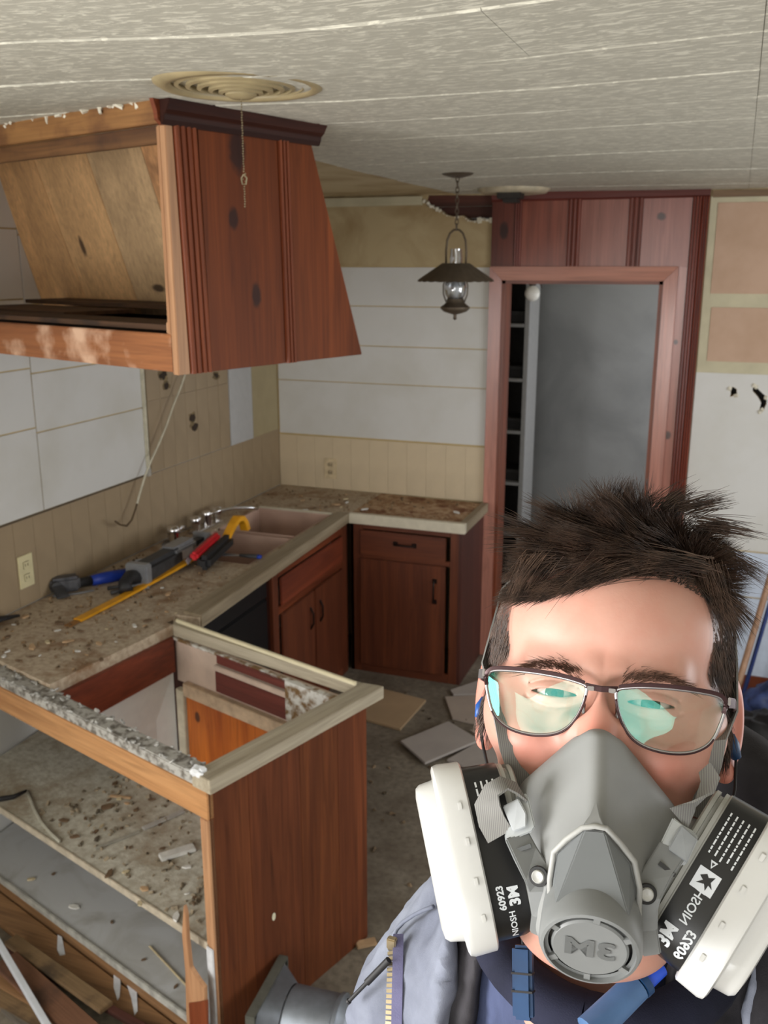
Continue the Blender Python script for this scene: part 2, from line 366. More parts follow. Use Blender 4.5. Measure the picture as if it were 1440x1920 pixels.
w_strip = wood('right_panel_wood', srgb(170, 108, 92), srgb(136, 78, 62), 'z', .25, spec=.7, knots=((-.268, YB, 1.29, .018, .1, .02), (-.262, YB, 1.74, .01, .1, .012)))
pan(-.277, -.235, 0, zt, w_strip)
def bead(xc, z0, z1, wd=.034, parent=wb, n=3):
    prof = []
    for k in range(n):
        a = xc-wd/2+wd*k/n; b = a+wd/n
        prof += [(a+.0008, YB-.016), (a+.002, YB-.023), ((a+b)/2, YB-.026), (b-.002, YB-.023), (b-.0008, YB-.016)]
    prof = [(xc-wd/2, YB)]+prof+[(xc+wd/2, YB)]
    struct('panel_moulding', MB().prism(prof, z0, z1), w_redv, parent, smooth=40)
w_redv = wood('moulding_wood', srgb(132, 58, 38), srgb(88, 34, 20), 'z', .3)
bead(-1.045, zt, 2.40); bead(-.772, zt, 2.40, .062); bead(-.486, zt, 2.40, .066)
bead(-.215, 0, 2.40, .04); bead(-.178, 0, 2.40, .034)
struct('trim_3', MB().prism([(YB, 2.44), (YB, 2.395), (YB-.018, 2.395), (YB-.024, 2.405), (YB-.028, 2.42), (YB-.034, 2.44)], -1.18, -.16, 'yz'), wood('crown_wood', srgb(104, 44, 36), srgb(78, 30, 24), 'x', .35), bevel=.001)
struct('trim_4', MB().box(-1.548, -1.18, YB+.01, YB+.02, 2.38, 2.44), w_dark)
# door casing (mitred), jamb lining
cz = DZ+.068; cx0, cx1 = DX0-.062, DX1+.066
def casing(pts, mat, nm='door_casing'):
    # pts: outer a,b / inner c,d ; profile thicker on the outer edge
    (a, b, c, d) = pts; vs = []
    for p, t in ((a, .032), (b, .032), (c, .02), (d, .02)): vs += [(p[0], YB-t, p[1]), (p[0], YB+.005, p[1])]
    struct(nm, MB().add(vs, [(0, 2, 4, 6), (1, 7, 5, 3), (0, 1, 3, 2), (2, 3, 5, 4), (4, 5, 7, 6), (6, 7, 1, 0)]), mat, door, bevel=.003)
door = thing('door_1', None, None, (0, 0, 0)); door['kind'] = 'structure'
casing(((cx0, 0), (cx0, cz), (DX0, DZ), (DX0, 0)), w_pink); casing(((cx1, cz), (cx1, 0), (DX1, 0), (DX1, DZ)), w_pink); casing(((cx0, cz), (cx1, cz), (DX1, DZ), (DX0, DZ)), w_pinkx)
w_jamb = wood('jamb_wood', srgb(138, 72, 46), srgb(100, 48, 28), 'z', .4)
struct('door_jamb', MB().box(DX0-.005, DX0+.018, YB-.012, YB+.13, 0, DZ), w_jamb, door); struct('door_jamb', MB().box(DX1-.018, DX1+.005, YB-.012, YB+.13, 0, DZ), w_jamb, door)
struct('door_head', MB().box(DX0-.005, DX1+.005, YB-.012, YB+.13, DZ-.016, DZ+.005), w_redx, door)
# ---- the hall beyond
struct('wall_hall', MB().box(-1.9, .7, 6.0, 6.1, 0, ZC), m_greywall)
struct('wall_hall_left', MB().box(-2.0, -1.9, YB+.12, 6.1, 0, ZC), m_greywall)
struct('wall_hall_right', MB().box(.6, .7, YB+.12, 6.1, 0, ZC), m_greywall)

# bookcase in the hall
bc = thing('bookcase', 'dark-backed bookcase with thin grey shelves inside the doorway, left', 'bookcase', (-1.35, 5.3, 0))
m_shelf = plain('grey_painted_shelf', srgb(146, 146, 146), .6, var=.05)
m_shelfback = plain('dark_shelf_back', srgb(52, 50, 50), .8)  # near-black colour of the bookcase back panel
box_at('upright', m_shelf, bc, .2355, .262, 0, .28, 0, 2.2, .003); box_at('upright', m_shelf, bc, -.30, -.27, 0, .28, 0, 2.2, .003)
box_at('back_panel', m_shelfback, bc, -.27, .235, .26, .28, 0, 2.2)
for z in (.25, .55, .859, 1.165, 1.467, 1.775, 2.08): box_at('shelf', m_shelf, bc, -.27, .235, .0, .255, z-.018, z, .002)
for i, z in enumerate((.552, .861, 1.167, 1.469, 1.777)):
    bk = thing('storage_box', ['flat black box at the back of the lowest lit shelf', 'flat black box on the shelf above the lowest lit shelf', 'flat black box on the middle shelf of the hall bookcase', 'flat black box on the second shelf from the top', 'flat black box on the top shelf beside the white globe'][i], 'box', (-1.25, 5.42, z), group='black boxes in the hall bookcase')
    box_at('box_body', plain('black_box', srgb(34, 33, 34), .6), bk, -.14, .12, -.07, .09, 0, .045, .003); box_at('box_lid', plain('black_box_lid', srgb(46, 45, 46), .6), bk, -.145, .125, -.075, .095, .045, .065, .003)
gl = thing('globe_bulb', 'white round globe bulb at the top left corner of the doorway', 'light bulb', (-1.02, 5.02, 1.950))
MB().lathe([(.001, -.04)]+[(.04*math.sin(math.pi*k/14), -.04*math.cos(math.pi*k/14)) for k in range(1, 13)]+[(.016, .042)], 24).build('bulb', plain('opal_glass', srgb(214, 212, 204), .3, var=.02), gl, smooth=180)
MB().lathe([(.016, .036), (.02, .05), (.02, .07), (.008, .075), (.001, .075)], 16).build('socket', plain('dark_socket', srgb(60, 48, 40)), gl, smooth=40)
MB().tube([(0, 0, .07), (0, 0, .49)], .004).tube([(0, 0, .075), (.02, 0, .06), (.04, 0, .05), (.05, 0, .03)], .003).build('wire', plain('dark_wire', srgb(50, 36, 30)), gl, smooth=180)

# ================= HOOD-LIKE WALL CABINET OVER THE PENINSULA =================
PANG = R(-18.32); hx, hy = -1.172, 1.835
hood = thing('hanging_cabinet', 'stained pine cabinet with flared end hanging from the ceiling, its front torn open', 'cabinet', (hx, hy, 1.857), PANG)
H1 = ZC-1.857
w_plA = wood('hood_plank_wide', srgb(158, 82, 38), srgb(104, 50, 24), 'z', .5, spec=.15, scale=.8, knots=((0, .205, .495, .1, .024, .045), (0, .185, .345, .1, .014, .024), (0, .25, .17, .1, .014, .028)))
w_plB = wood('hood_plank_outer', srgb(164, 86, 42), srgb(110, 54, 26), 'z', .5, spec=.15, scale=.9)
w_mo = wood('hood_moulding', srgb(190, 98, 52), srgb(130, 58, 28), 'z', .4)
far = lambda z: .648+(z)*(.452-.648)/.543          # sloping far edge of the end
def vpoly(v0b, v1b, v0t, v1t, z1=.53): return [(v0b, 0), (v1b, 0), (v1t, z1), (v0t, z1)]
MB().prism(vpoly(.0, .034, .0, .020), -.02, .0, 'yz').build('end_stile', w_rawz, hood, bevel=.0015)
MB().prism(vpoly(.098, .345, .088, .335), -.02, .0, 'yz').build('end_plank', w_plA, hood, bevel=.002)
MB().prism([(.382, 0), (.648, 0), (far(.53), .53), (.372, .53)], -.02, .0, 'yz').build('end_plank', w_plB, hood, bevel=.002)
def bead_u(v0, v1, vt0, nm='end_moulding', n=3):
    wd = v1-v0; vs = []; fs = []; prof = []
    for k in range(n):
        a = wd*k/n; b = wd*(k+1)/n; prof += [(a+.0006, .001), (a+.002, .006), ((a+b)/2, .0085), (b-.002, .006), (b-.0006, .001)]
    prof = [(0, -.02)]+prof+[(wd, -.02)]; N = len(prof)
    for z, base in ((0, v0), (.53, vt0)):
        for p in prof: vs.append((p[1], base+p[0], z))
    MB().add(vs, [tuple(range(N)), tuple(range(2*N-1, N-1, -1))]+[(i, (i+1) % N, N+(i+1) % N, N+i) for i in range(N)]).build(nm, w_mo, hood, smooth=40)
bead_u(.035, .066, .021, n=2); bead_u(.067, .097, .053, n=2); bead_u(.346, .381, .336)
# crown moulding on the end
cp = [(0, .528), (.006, .528), (.012, .538), (.014, .548), (.024, .556), (.030, .566), (.034, .572), (.034, H1), (0, H1)]
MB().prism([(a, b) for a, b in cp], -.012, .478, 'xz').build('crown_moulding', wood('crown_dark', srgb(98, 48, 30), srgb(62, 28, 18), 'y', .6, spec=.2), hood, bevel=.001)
MB().prism([(-.006, .528), (-.018, .538), (-.02, .556), (-.03, H1), (0, H1), (0, .528)], -.012, .0, 'yz').build('crown_return', w_redx, hood)
# front: top rails, right stile, bottom rail (raw wood where the facing was torn off)
w_tr = wood('torn_top_rail', srgb(186, 136, 80), srgb(132, 86, 46), 'x', .6, dirt=srgb(90, 54, 30))
w_tr2 = wood('torn_inner_rail', srgb(140, 98, 56), srgb(92, 58, 32), 'x', .65, dirt=srgb(56, 34, 22))
w_br = wood('torn_bottom_rail', srgb(190, 124, 74), srgb(132, 76, 40), 'x', .5, dirt=srgb(214, 178, 150))
UL = -1.285
MB().box(UL, 0, -.01, .012, .532, H1).build('top_rail', w_tr, hood, bevel=.002)
MB().box(UL, -.012, .012, .03, .496, .532).build('inner_rail', w_tr2, hood, bevel=.002)
MB().box(-.034, -.0205, .002, .05, .09, .53).build('inner_stile', w_rawz, hood, bevel=.002)
MB().box(UL-.005, -.0205, .002, .024, .005, .09).build('bottom_rail', w_br, hood, bevel=.0025)
MB().box(-.05, -.036, .012, .03, .085, .115).build('nailing_block', w_rawz, hood, bevel=.001)
mb = MB()
for k in range(34):
    u = -.02-1.1*random.random()**1.1; ax = np.linalg.qr(rng.normal(size=(3, 3)))[0]; mb.obox((u, random.uniform(-.02, .0), H1-random.uniform(.0, .006)), ax, random.uniform(.004, .014), .004, .003)
tag(mb.build('ceiling_fragments', m_gyp, hood), kind='stuff')
# bottom boards, sooty
w_soot = wood('sooty_board', srgb(110, 76, 46), srgb(54, 34, 22), 'x', .8, dirt=srgb(28, 20, 15))
for k, (a, b) in enumerate(((.03, .17), (.419, .592))): MB().box(UL-.02, -.0205, a, b, .095+.02*k, .108+.02*k).build('bottom_board', w_soot, hood, bevel=.001)
MB().box(UL-.02, -.70, .172, .418, .10, .112).build('bottom_board', w_soot, hood, bevel=.001)
MB().box(UL-.02, -.0205, .12, .60, .078, .084).build('gap_shade_sheet', plain('gap_shade_black', srgb(26, 19, 15), .8), hood)  # black sheet added under the board gaps as the interior's shade
# slanted back boards, seen from inside
cols = [srgb(226, 176, 122), srgb(232, 184, 130), srgb(214, 178, 134), srgb(232, 172, 118), srgb(220, 184, 140), srgb(214, 164, 112)]
ub = [-1.49, -1.19, -.905, -.64, -.30, -.0205]
for k in range(5):
    wk = wood('slanted_board_wood', cols[k], tuple(c*.7 for c in cols[k][:3])+(1,), 'z', .55, knots=(((ub[k]+ub[k+1])/2, .55, .17, .03, .2, .012),) if k in (2, 4) else (((ub[k]+ub[k+1])/2-.05, .55, .3, .012, .2, .03),) if k == 1 else (), dirt=srgb(104, 70, 48) if k in (3, 4) else None)
    a, b = ub[k]+.001, ub[k+1]-.001
    vs = [(a, .625, .0), (b, .625, 0), (b, .64, 0), (a, .64, 0), (a, .423, .58), (b, .423, .58), (b, .438, .58), (a, .438, .58)]
    if k == 0:  # trimmed where it meets the left wall
        for i in (0, 3): vs[i] = (-1.485,)+vs[i][1:]
        for i in (4, 7): vs[i] = (-1.425,)+vs[i][1:]
    MB().add(vs, [(0, 3, 2, 1), (4, 5, 6, 7), (0, 1, 5, 4), (1, 2, 6, 5), (2, 3, 7, 6), (3, 0, 4, 7)]).build('slanted_back_board', wk, hood, bevel=.001)

# ================= PENINSULA BASE CABINET =================
O = np.array([-1.136, 1.805]); Uv = np.array([math.cos(PANG), math.sin(PANG)]); Vv = np.array([-Uv[1], Uv[0]])
UV = lambda u, v: tuple(O+Uv*u+Vv*v)
pen = thing('peninsula_cabinet', 'gutted pine base cabinet of the peninsula, worktop gone and shelves full of debris', 'cabinet', (O[0], O[1], 0), PANG)
TZ = .868; UW = -1.34
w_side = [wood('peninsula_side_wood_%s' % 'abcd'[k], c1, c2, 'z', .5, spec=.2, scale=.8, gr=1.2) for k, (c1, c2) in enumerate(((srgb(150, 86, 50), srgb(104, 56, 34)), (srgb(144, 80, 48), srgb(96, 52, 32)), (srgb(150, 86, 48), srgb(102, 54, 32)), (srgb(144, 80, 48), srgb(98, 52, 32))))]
for k, (a, b) in enumerate(((.0, .135), (.135, .33), (.33, .49), (.49, .622))):
    MB().box(-.02, 0, a+.0003, b-.0003, 0, .826).build('side_plank', w_side[k], pen, bevel=.0006)
MB().add(*(lambda m: (m.v, m.f))(MB().lathe([(.001, 0), (.007, .001), (.001, .002)], 10, (0, .21, .33), [[0, 0, 1], [1, 0, 0], [0, 1.8, 0]]))).build('paint_spot', plain('cream_paint', srgb(224, 218, 190)), pen)
m_rim = wood('pale_rim_strip', srgb(186, 176, 156), srgb(156, 144, 122), 'y', .5)
m_rimx = wood('pale_rim_strip_across', srgb(186, 176, 156), srgb(156, 144, 122), 'x', .5)
MB().prism([(-.045, -.012), (.024, -.012), (.024, .676), (-.045, .655)], .828, TZ).build('end_rim', m_rim, pen, bevel=.0015)
MB().prism([(-.905, .628), (-.0455, .654), (-.0455, .631), (-.905, .597)], .828, TZ).build('far_rim', m_rimx, pen, bevel=.0015)
MB().box(-.88, -.045, .62, .632, TZ, TZ+.012).build('edge_strip', plain('cream_edge_strip', srgb(222, 212, 180), .4, var=.04), pen, bevel=.002)
mrg = Mat('crumbling_filler', .9); mrg.col(mrg.mix(mrg.grey(mrg.noise(38, 6), .45, .6), srgb(168, 165, 158), srgb(104, 98, 90))); mrg.bump(mrg.noise(60, 6), .6, .006); m_crumb = mrg.m
# front rim: dirty strip with torn lumps; front edge paler
mb = MB().box(UW, -.045, -.004, .05, .825, .858)
mb.build('front_rim', m_crumb, pen, bevel=.003)
mb = MB()
for k in range(110):
    u = random.uniform(-1.2, -.05); v = random.choice((random.uniform(-.006, .006), random.uniform(.042, .056), random.uniform(0, .05)))
    mb.obox((u, v, .858+random.uniform(-.004, .004)), np.linalg.qr(rng.normal(size=(3, 3))*.3+np.eye(3))[0], random.uniform(.003, .010), random.uniform(.002, .005), random.uniform(.001, .0035))
tag(mb.build('filler_lumps', plain('grey_filler', srgb(196, 194, 188), .9, var=.3, scale=60), pen, bevel=0), kind='stuff')
mb = MB()
for k in range(9): mb.obox((-.035+random.uniform(-.02, .015), .004+random.uniform(-.014, .012), .862+random.uniform(0, .006)), np.linalg.qr(rng.normal(size=(3, 3)))[0], .012, .009, .007)
mb.build('white_chunk', plain('white_plaster', srgb(232, 234, 236), .8), pen, bevel=.002)
w_apr = wood('apron_wood', srgb(210, 160, 108), srgb(170, 116, 70), 'x', .5)
MB().box(UW, 0, -.004, .016, .742, .825).build('apron', w_apr, pen, bevel=.0015)
MB().box(-.03, 0, -.006, .014, 0.10, .742).build('stile', w_rawz, pen, bevel=.0015)
MB().box(-.028, -.002, -.012, -.006, .09, .36).build('paint_drip', plain('white_drip', srgb(206, 208, 210), .6), pen, bevel=.002)
# shelf, cabinet floor, toe board
mg = Mat('dusty_shelf', .85); mg.col(mg.mix(mg.grey(mg.noise(5, 9, dist=.25, rough=.68), .44, .68), mg.mix(mg.grey(mg.noise(45, 5), .4, .65), srgb(196, 193, 180), srgb(170, 163, 148)), srgb(146, 130, 108))); mg.bump(mg.noise(70, 6), .5, .004); m_dust = mg.m
mg2 = Mat('grey_painted_base', .45); mg2.col(mg2.mix(mg2.grey(mg2.noise(4, 7, dist=1), .5, .75), srgb(184, 185, 186), srgb(150, 146, 138))); m_gbase = mg2.m
MB().prism([(UW+.03, .0), (-.0205, .0), (-.0205, .60), (UW-.17, .60)], .345, .363).build('shelf', m_dust, pen, bevel=.001)
MB().box(UW+.03, -.0205, -.006, .0, .343, .366).build('shelf_edge', plain('pale_shelf_edge', srgb(190, 178, 158), .6, var=.15), pen, bevel=.001)
MB().prism([(UW+.03, .0), (-.0205, .0), (-.0205, .60), (UW-.17, .60)], .055, .07).build('cabinet_floor', m_gbase, pen)
MB().box(UW+.03, -.02, -.008, .0, .052, .076).build('floor_edge', plain('worn_edge', srgb(176, 174, 166), .6, var=.2), pen, bevel=.001)
w_toe = wood('toe_board_wood', srgb(160, 122, 84), srgb(112, 80, 52), 'x', .6)
MB().box(UW+.03, -.022, -.006, .01, .0, .052).build('toe_board', w_toe, pen, bevel=.001)
# back face-frame seen from inside: raw panel, rails, two drawer backs, white end panel
w_or = wood('orange_inner_panel', srgb(206, 116, 44), srgb(150, 70, 24), 'z', .45, knots=((-.745, .60, .555, .014, .3, .02),))
m_pk = plain('pinkish_primer', srgb(206, 184, 168), .7, var=.12, scale=9)
w_rb = wood('drawer_back_wood', srgb(118, 58, 48), srgb(90, 40, 34), 'x', .5)
MB().box(-.80, -.05, .585, .60, .363, .62).build('inner_panel', w_or, pen)
MB().box(-.845, -.805, .575, .60, .363, .64).build('inner_post', plain('cream_post', srgb(200, 190, 168), .7, var=.1), pen, bevel=.002)
MB().box(-.805, -.05, .575, .60, .622, .672).build('inner_rail', plain('cream_rail', srgb(204, 178, 150), .7, var=.15), pen, bevel=.002)
MB().box(-.86, -.02, .60, .612, .66, .826).build('inner_face', m_pk, pen)
MB().box(-.64, -.23, .585, .60, .685, .762).build('drawer_back', w_rb, pen, bevel=.002)
MB().box(-.63, -.30, .585, .60, .792, .828).build('drawer_back', w_rb, pen, bevel=.002)
MB().box(-.64, -.23, .580, .60, .765, .785).build('divider_rail', m_pk, pen, bevel=.002)
mres = Mat('glue_residue', .8); mres.col(mres.mix(mres.grey(mres.noise(28, 7), .42, .58), srgb(206, 204, 198), srgb(120, 92, 58))); mres.bump(mres.noise(50, 6), .8, .006)
MB().box(-.86, -.045, .585, .6, .82, .829).build('residue_strip', mres.m, pen, bevel=.001)
MB().box(-.30, -.02, .578, .60, .69, .828).build('residue_patch', mres.m, pen, bevel=.001)
MB().add([(-.875, .40, .37), (-.862, .40, .37), (-.852, .575, .37), (-.865, .575, .37), (-.83, .22, .70), (-.817, .22, .70), (-.852, .575, .70), (-.865, .575, .70)], [(0, 3, 2, 1), (4, 5, 6, 7), (0, 1, 5, 4), (1, 2, 6, 5), (2, 3, 7, 6), (3, 0, 4, 7)]).build('end_panel', plain('white_end_panel', srgb(216, 216, 214), .6, var=.03), pen)
w_lr = wood('left_rail_wood', srgb(134, 62, 38), srgb(92, 38, 24), 'y', .45)
MB().add([(-.775, .052, .70), (-.755, .052, .70), (-.85, .585, .70), (-.87, .585, .70), (-.775, .052, .83), (-.755, .052, .83), (-.85, .585, .83), (-.87, .585, .83)], [(0, 3, 2, 1), (4, 5, 6, 7), (0, 1, 5, 4), (1, 2, 6, 5), (2, 3, 7, 6), (3, 0, 4, 7)]).build('side_rail', w_lr, pen, bevel=.001)

# ================= L-SHAPED WORKTOP =================
mc = Mat('stripped_worktop', .8)
c1 = mc.mix(mc.grey(mc.noise(55, 5), .4, .65), srgb(188, 172, 150), srgb(162, 144, 122))
mc.col(mc.mix(mc.grey(mc.noise(6, 9, dist=.3, rough=.68), .50, .66), c1, srgb(136, 106, 78))); mc.bump(mc.noise(45, 7), .5, .004); m_top = mc.m
mc = Mat('glue_covered_worktop', .8)
c1 = mc.mix(mc.grey(mc.noise(30, 6), .4, .6), srgb(184, 156, 124), srgb(150, 112, 78))
mc.col(mc.mix(mc.grey(mc.noise(9, 9, dist=.4, rough=.7), .50, .60), c1, srgb(112, 66, 36))); mc.bump(mc.noise(40, 7), .8, .008); m_top2 = mc.m
top = thing('worktop', 'stripped L-shaped worktop along the left and back walls, covered in glue and crumbs', 'countertop', (-2.0, 3.5, .828))
tx = lambda ps: [(p[0]+2.0, p[1]-3.5) for p in ps]
SX0, SX1, SY0, SY1 = -2.262, -1.845, 3.35, 4.232
a_ = UV(-.868, .60); b_ = UV(-.775, .052); c_ = UV(-1.30, .052)
MB().slab(tx([(XL+.008, c_[1]+.02), c_, b_, a_, (-1.822, 2.735), (-1.722, 2.742), (-1.768, 4.262), (-1.768, YB-.008), (XL+.008, YB-.008)]), [tx(rect(SX0, SX1, SY0, SY1))], 0, .04).build('left_leg', m_top, top)
MB().slab(tx([(-1.766, 4.275), (-1.172, 4.275), (-1.172, YB-.035), (-1.766, YB-.008)]), [], 0, .04).build('back_leg', m_top2, top)
m_str = wood('worktop_edge_wood', srgb(160, 146, 122), srgb(134, 118, 94), 'y', .5)
MB().add([(x+2, y-3.5, z-.828) for z in (.826, .876) for x, y in ((-1.80, 2.76), (-1.716, 2.745), (-1.762, 4.262), (-1.83, 4.262))], [(0, 3, 2, 1), (4, 5, 6, 7), (0, 1, 5, 4), (1, 2, 6, 5), (2, 3, 7, 6), (3, 0, 4, 7)]).build('front_strip', m_str, top, bevel=.002)
m_strw = plain('pale_edge_strip', srgb(206, 198, 178), .45, var=.05)
MB().box(-1.762+2, -1.15+2, 4.255-3.5, 4.285-3.5, -.004, .048).build('back_front_strip', m_strw, top, bevel=.002)
MB().box(-1.185+2, -1.15+2, 4.287-3.5, YB-.035-3.5, -.004, .047).build('back_end_strip', m_str, top, bevel=.002)
mb = MB()
for k in range(420):
    q = random.random()
    if q < .62: x, y = random.uniform(-2.36, -1.84), random.uniform(2.2, 3.3)
    elif q < .7: x, y = random.uniform(-2.37, -2.28), random.uniform(3.0, 4.6)
    else: x, y = random.uniform(-2.3, -1.2), random.uniform(4.30, 4.70)
    s = random.uniform(.0012, .0045); mb.obox((x+2, y-3.5, .041+s*.3), np.linalg.qr(rng.normal(size=(3, 3)))[0], s*1.5, s, s*.6)
tag(mb.build('crumbs', plain('mixed_crumbs', srgb(150, 122, 90), .9, var=.4, scale=40), top), kind='stuff')

# sink
m_sink = plain('pinkish_enamel', srgb(196, 166, 150), .35, var=.1, scale=7)
sk = thing('double_sink', 'empty pinkish double sink let into the left worktop', 'sink', (-2.05, 3.79, .70))
def basin(y0, y1, zb):
    x0, x1, t, zt_ = SX0+2.05+.004, SX1+2.05-.004, .006, .166; r = .03
    mb = MB()
    for (a, b, c, d) in ((x0, x1, y0, y0+t), (x0, x1, y1-t, y1), (x0, x0+t, y0, y1), (x1-t, x1, y0, y1)): mb.box(a, b, c, d, zb, zt_)
    mb.box(x0, x1, y0, y1, zb-t, zb); return mb
basin(SY0-3.79+.004, -.02, -.01).build('basin', m_sink, sk, bevel=.002); basin(.02, SY1-3.79-.004, .0).build('basin', m_sink, sk, bevel=.002)
MB().box(SX0-.0+2.056, SX1+2.042, -.02, .02, .06, .125).build('basin_divider', m_sink, sk, bevel=.008)
MB().lathe([(.001, -.005), (.03, -.005), (.04, .0), (.044, .003)], 20, (0, .2, .003)).build('drain', plain('drain_steel', srgb(150, 145, 140), .3, 1), sk, smooth=40)
MB().box(SX0+2.05, SX1+2.05, SY1-3.79-.002, SY1-3.79+.016, .16, .174).build('sink_edge', m_strw, sk, bevel=.002)

# faucet (wall side of the sink)
m_chr = plain('chrome', (.8, .8, .82, 1), .12, 1, var=.03)
fc = thing('kitchen_faucet', 'chrome kitchen faucet with a long flat spout behind the sink', 'faucet', (-2.318, 3.80, .868))
box_at('deck_plate', m_chr, fc, -.025, .025, -.13, .13, 0, .012, .005)
MB().lathe([(.024, .01), (.026, .03), (.022, .06), (.024, .07), (.018, .08), (.001, .082)], 20, (0, 0, 0)).build('body', m_chr, fc, smooth=50)
for y in (-.10, .10):
    MB().lathe([(.02, .01), (.019, .035), (.026, .045), (.028, .07), (.022, .078), (.001, .08)], 16, (0, y, 0)).build('handle', m_chr, fc, smooth=50)
MB().tube([(0, 0, .06), (.04, .06, .075), (.08, .14, .07), (.12, .24, .05), (.13, .27, .04)], [.012, .011, .011, .012, .013], 12, flat=.7).build('spout', m_chr, fc, smooth=180)
# old faucet parts pile
sp = thing('loose_tap', 'loose old chrome tap body lying by the near end of the sink', 'faucet part', (-2.31, 3.50, .868), R(20))
MB().lathe([(.024, 0), (.028, .02), (.026, .05), (.03, .055), (.03, .075), (.02, .085), (.001, .086)], 18).build('tap_body', m_chr, sp, smooth=50)
MB().tube([(.0, .02, .05), (.02, .07, .06), (.03, .11, .05)], .010, 10).build('tap_arm', m_chr, sp, smooth=180)
box_at('tap_bracket', plain('dull_steel', srgb(120, 118, 116), .4, .8), sp, -.05, .02, -.03, .03, 0, .012, .002)

# ================= BASE CABINETS =================
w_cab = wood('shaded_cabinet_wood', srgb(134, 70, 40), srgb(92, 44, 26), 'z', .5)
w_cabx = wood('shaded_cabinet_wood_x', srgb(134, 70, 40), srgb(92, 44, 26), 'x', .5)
w_cabd = wood('cabinet_wood_dark', srgb(88, 46, 36), srgb(64, 32, 26), 'z', .5)
m_pull = plain('dark_bronze_pull', srgb(44, 32, 28), .4, .6)
bcab = thing('corner_base_cabinet', 'stained pine base cabinet with one drawer and one door under the back worktop', 'cabinet', (-1.47, 4.30, 0))
box_at('side_panel', w_cabd, bcab, .278, .296, .0, .43, 0, .826, .001); box_at('side_panel', w_cabd, bcab, -.30, -.285, .0, .43, 0, .826)
box_at('face_frame', w_cab, bcab, -.30, -.235, -.0, .018, 0, .826, .001); box_at('face_frame', w_cab, bcab, .235, .278, -.0, .018, 0, .826, .001)
box_at('face_rail', w_cabx, bcab, -.234, .234, .0, .018, .79, .826); box_at('face_rail', w_cabx, bcab, -.234, .234, .0, .018, .0, .05); box_at('face_rail', w_cabx, bcab, -.234, .234, .0, .018, .635, .66)
dr = box_at('drawer', w_cabx, bcab, -.245, .215, -.014, .0, .655, .785, .004)
dd = box_at('door', w_cab, bcab, -.245, .215, -.014, .0, .045, .635, .004)
def pull(mb_axis, parent, c, L_):
    a = np.array({'x': (1, 0, 0), 'z': (0, 0, 1)}[mb_axis], float)*L_/2; o = np.array((0, -.022, 0)); c = np.array(c, float)
    MB().tube([c-a, c-a+o*.7, c-a*.7+o, c+a*.7+o, c+a+o*.7, c+a], [.006, .006, .005, .005, .006, .006], 8).obox(c-a, np.eye(3), .012, .002, .012).obox(c+a, np.eye(3), .012, .002, .012).build('handle', m_pull, parent, smooth=60)
pull('x', dr, (-.0, -.014, .73), .10); pull('z', dd, (.16, -.014, .50), .11)

scab = thing('sink_base_cabinet', 'dim stained pine sink cabinet with false drawer front above its doors', 'cabinet', (-1.80, 3.86, 0))
FX = .0
box_at('side_panel', w_cabd, scab, -.5, -.002, -.43, -.412, 0, .826); box_at('face_frame', w_cab, scab, FX, .018, -.43, -.375, 0, .826, .001)
box_at('face_frame', w_cab, scab, FX, .018, .345, .415, 0, .826, .001)
for a, b in ((.775, .826), (.60, .635), (0, .05)): box_at('face_rail', w_redy, scab, FX, .018, -.374, .344, a, b)
box_at('false_drawer', wood('false_front_wood', srgb(140, 66, 38), srgb(98, 42, 26), 'y', .5), scab, .018, .03, -.365, .335, .64, .77, .004)
for (a, b) in ((-.365, -.02), (-.01, .335)):
    d_ = box_at('door', w_cab, scab, .018, .03, a, b, .055, .60, .004)
    MB().tube([(.03, b-.05 if a < -.1 else a+.05, .42), (.045, b-.05 if a < -.1 else a+.05, .45), (.045, b-.05 if a < -.1 else a+.05, .50), (.03, b-.05 if a < -.1 else a+.05, .53)], .005).build('handle', m_pull, d_)
dw = thing('bay_panels', 'black panel front in the dark bay under the left worktop', 'bay_panels', (-1.83, 3.13, 0))  # black panels closing the bay under the worktop
box_at('lower_panel', plain('black_enamel', srgb(20, 22, 24), .35, var=.05), dw, .0, .03, -.285, .285, .09, .70, .006); box_at('upper_panel', plain('black_panel', srgb(28, 29, 31), .3), dw, .0, .03, -.285, .285, .705, .80, .004)
box_at('toe_kick', plain('black_kick', srgb(16, 16, 16)), dw, -.05, .0, -.285, .285, 0, .085); box_at('tub', plain('black_bay_box', srgb(18, 18, 18)), dw, -.5, -.001, -.285, .285, .09, .80)
fcb = thing('filler_cabinet', 'narrow stained pine stile between the peninsula and the black-panelled bay', 'cabinet', (-1.80, 2.80, 0))
box_at('stile', w_cab, fcb, 0, .018, -.04, .035, 0, .826); box_at('side_panel', w_cabd, fcb, -.5, 0, .018, .035, 0, .826)
box_at('top_rail', w_redy, fcb, .0, .012, .037, .625, .808, .826)

# ================= FIXTURES =================
m_holeshade = plain('hole_shade_brown', srgb(58, 46, 36), .9)  # dark brown standing in for the shade inside holes and slots
m_rag = plain('ragged_paper', srgb(150, 130, 96), .9, var=.3)
def wall_blot(pts_px):
    hb = MB(); hr = MB()
    for (px, py, rx, ry, sd) in pts_px:
        r_ = random.Random(sd)
        for mbx, s, x in ((hr, 1.35, XL+.0085), (hb, 1.0, XL+.0095)):
            poly = []
            for k in range(12):
                q = 2*math.pi*k/12; t = r_.uniform(.6, 1.25)*s; p = onx(px+rx*t*math.cos(q), py+ry*t*math.sin(q), XL); poly.append((p[1], p[2]))
            mbx.prism(poly, x-.004, x, 'yz')
    hr.build('broken_edge', m_rag, wl)['kind'] = 'structure'; hb.build('hole_shade_patch', m_holeshade, wl)['kind'] = 'structure'  # flat dark patches proud of the wall, painted as the holes' shade
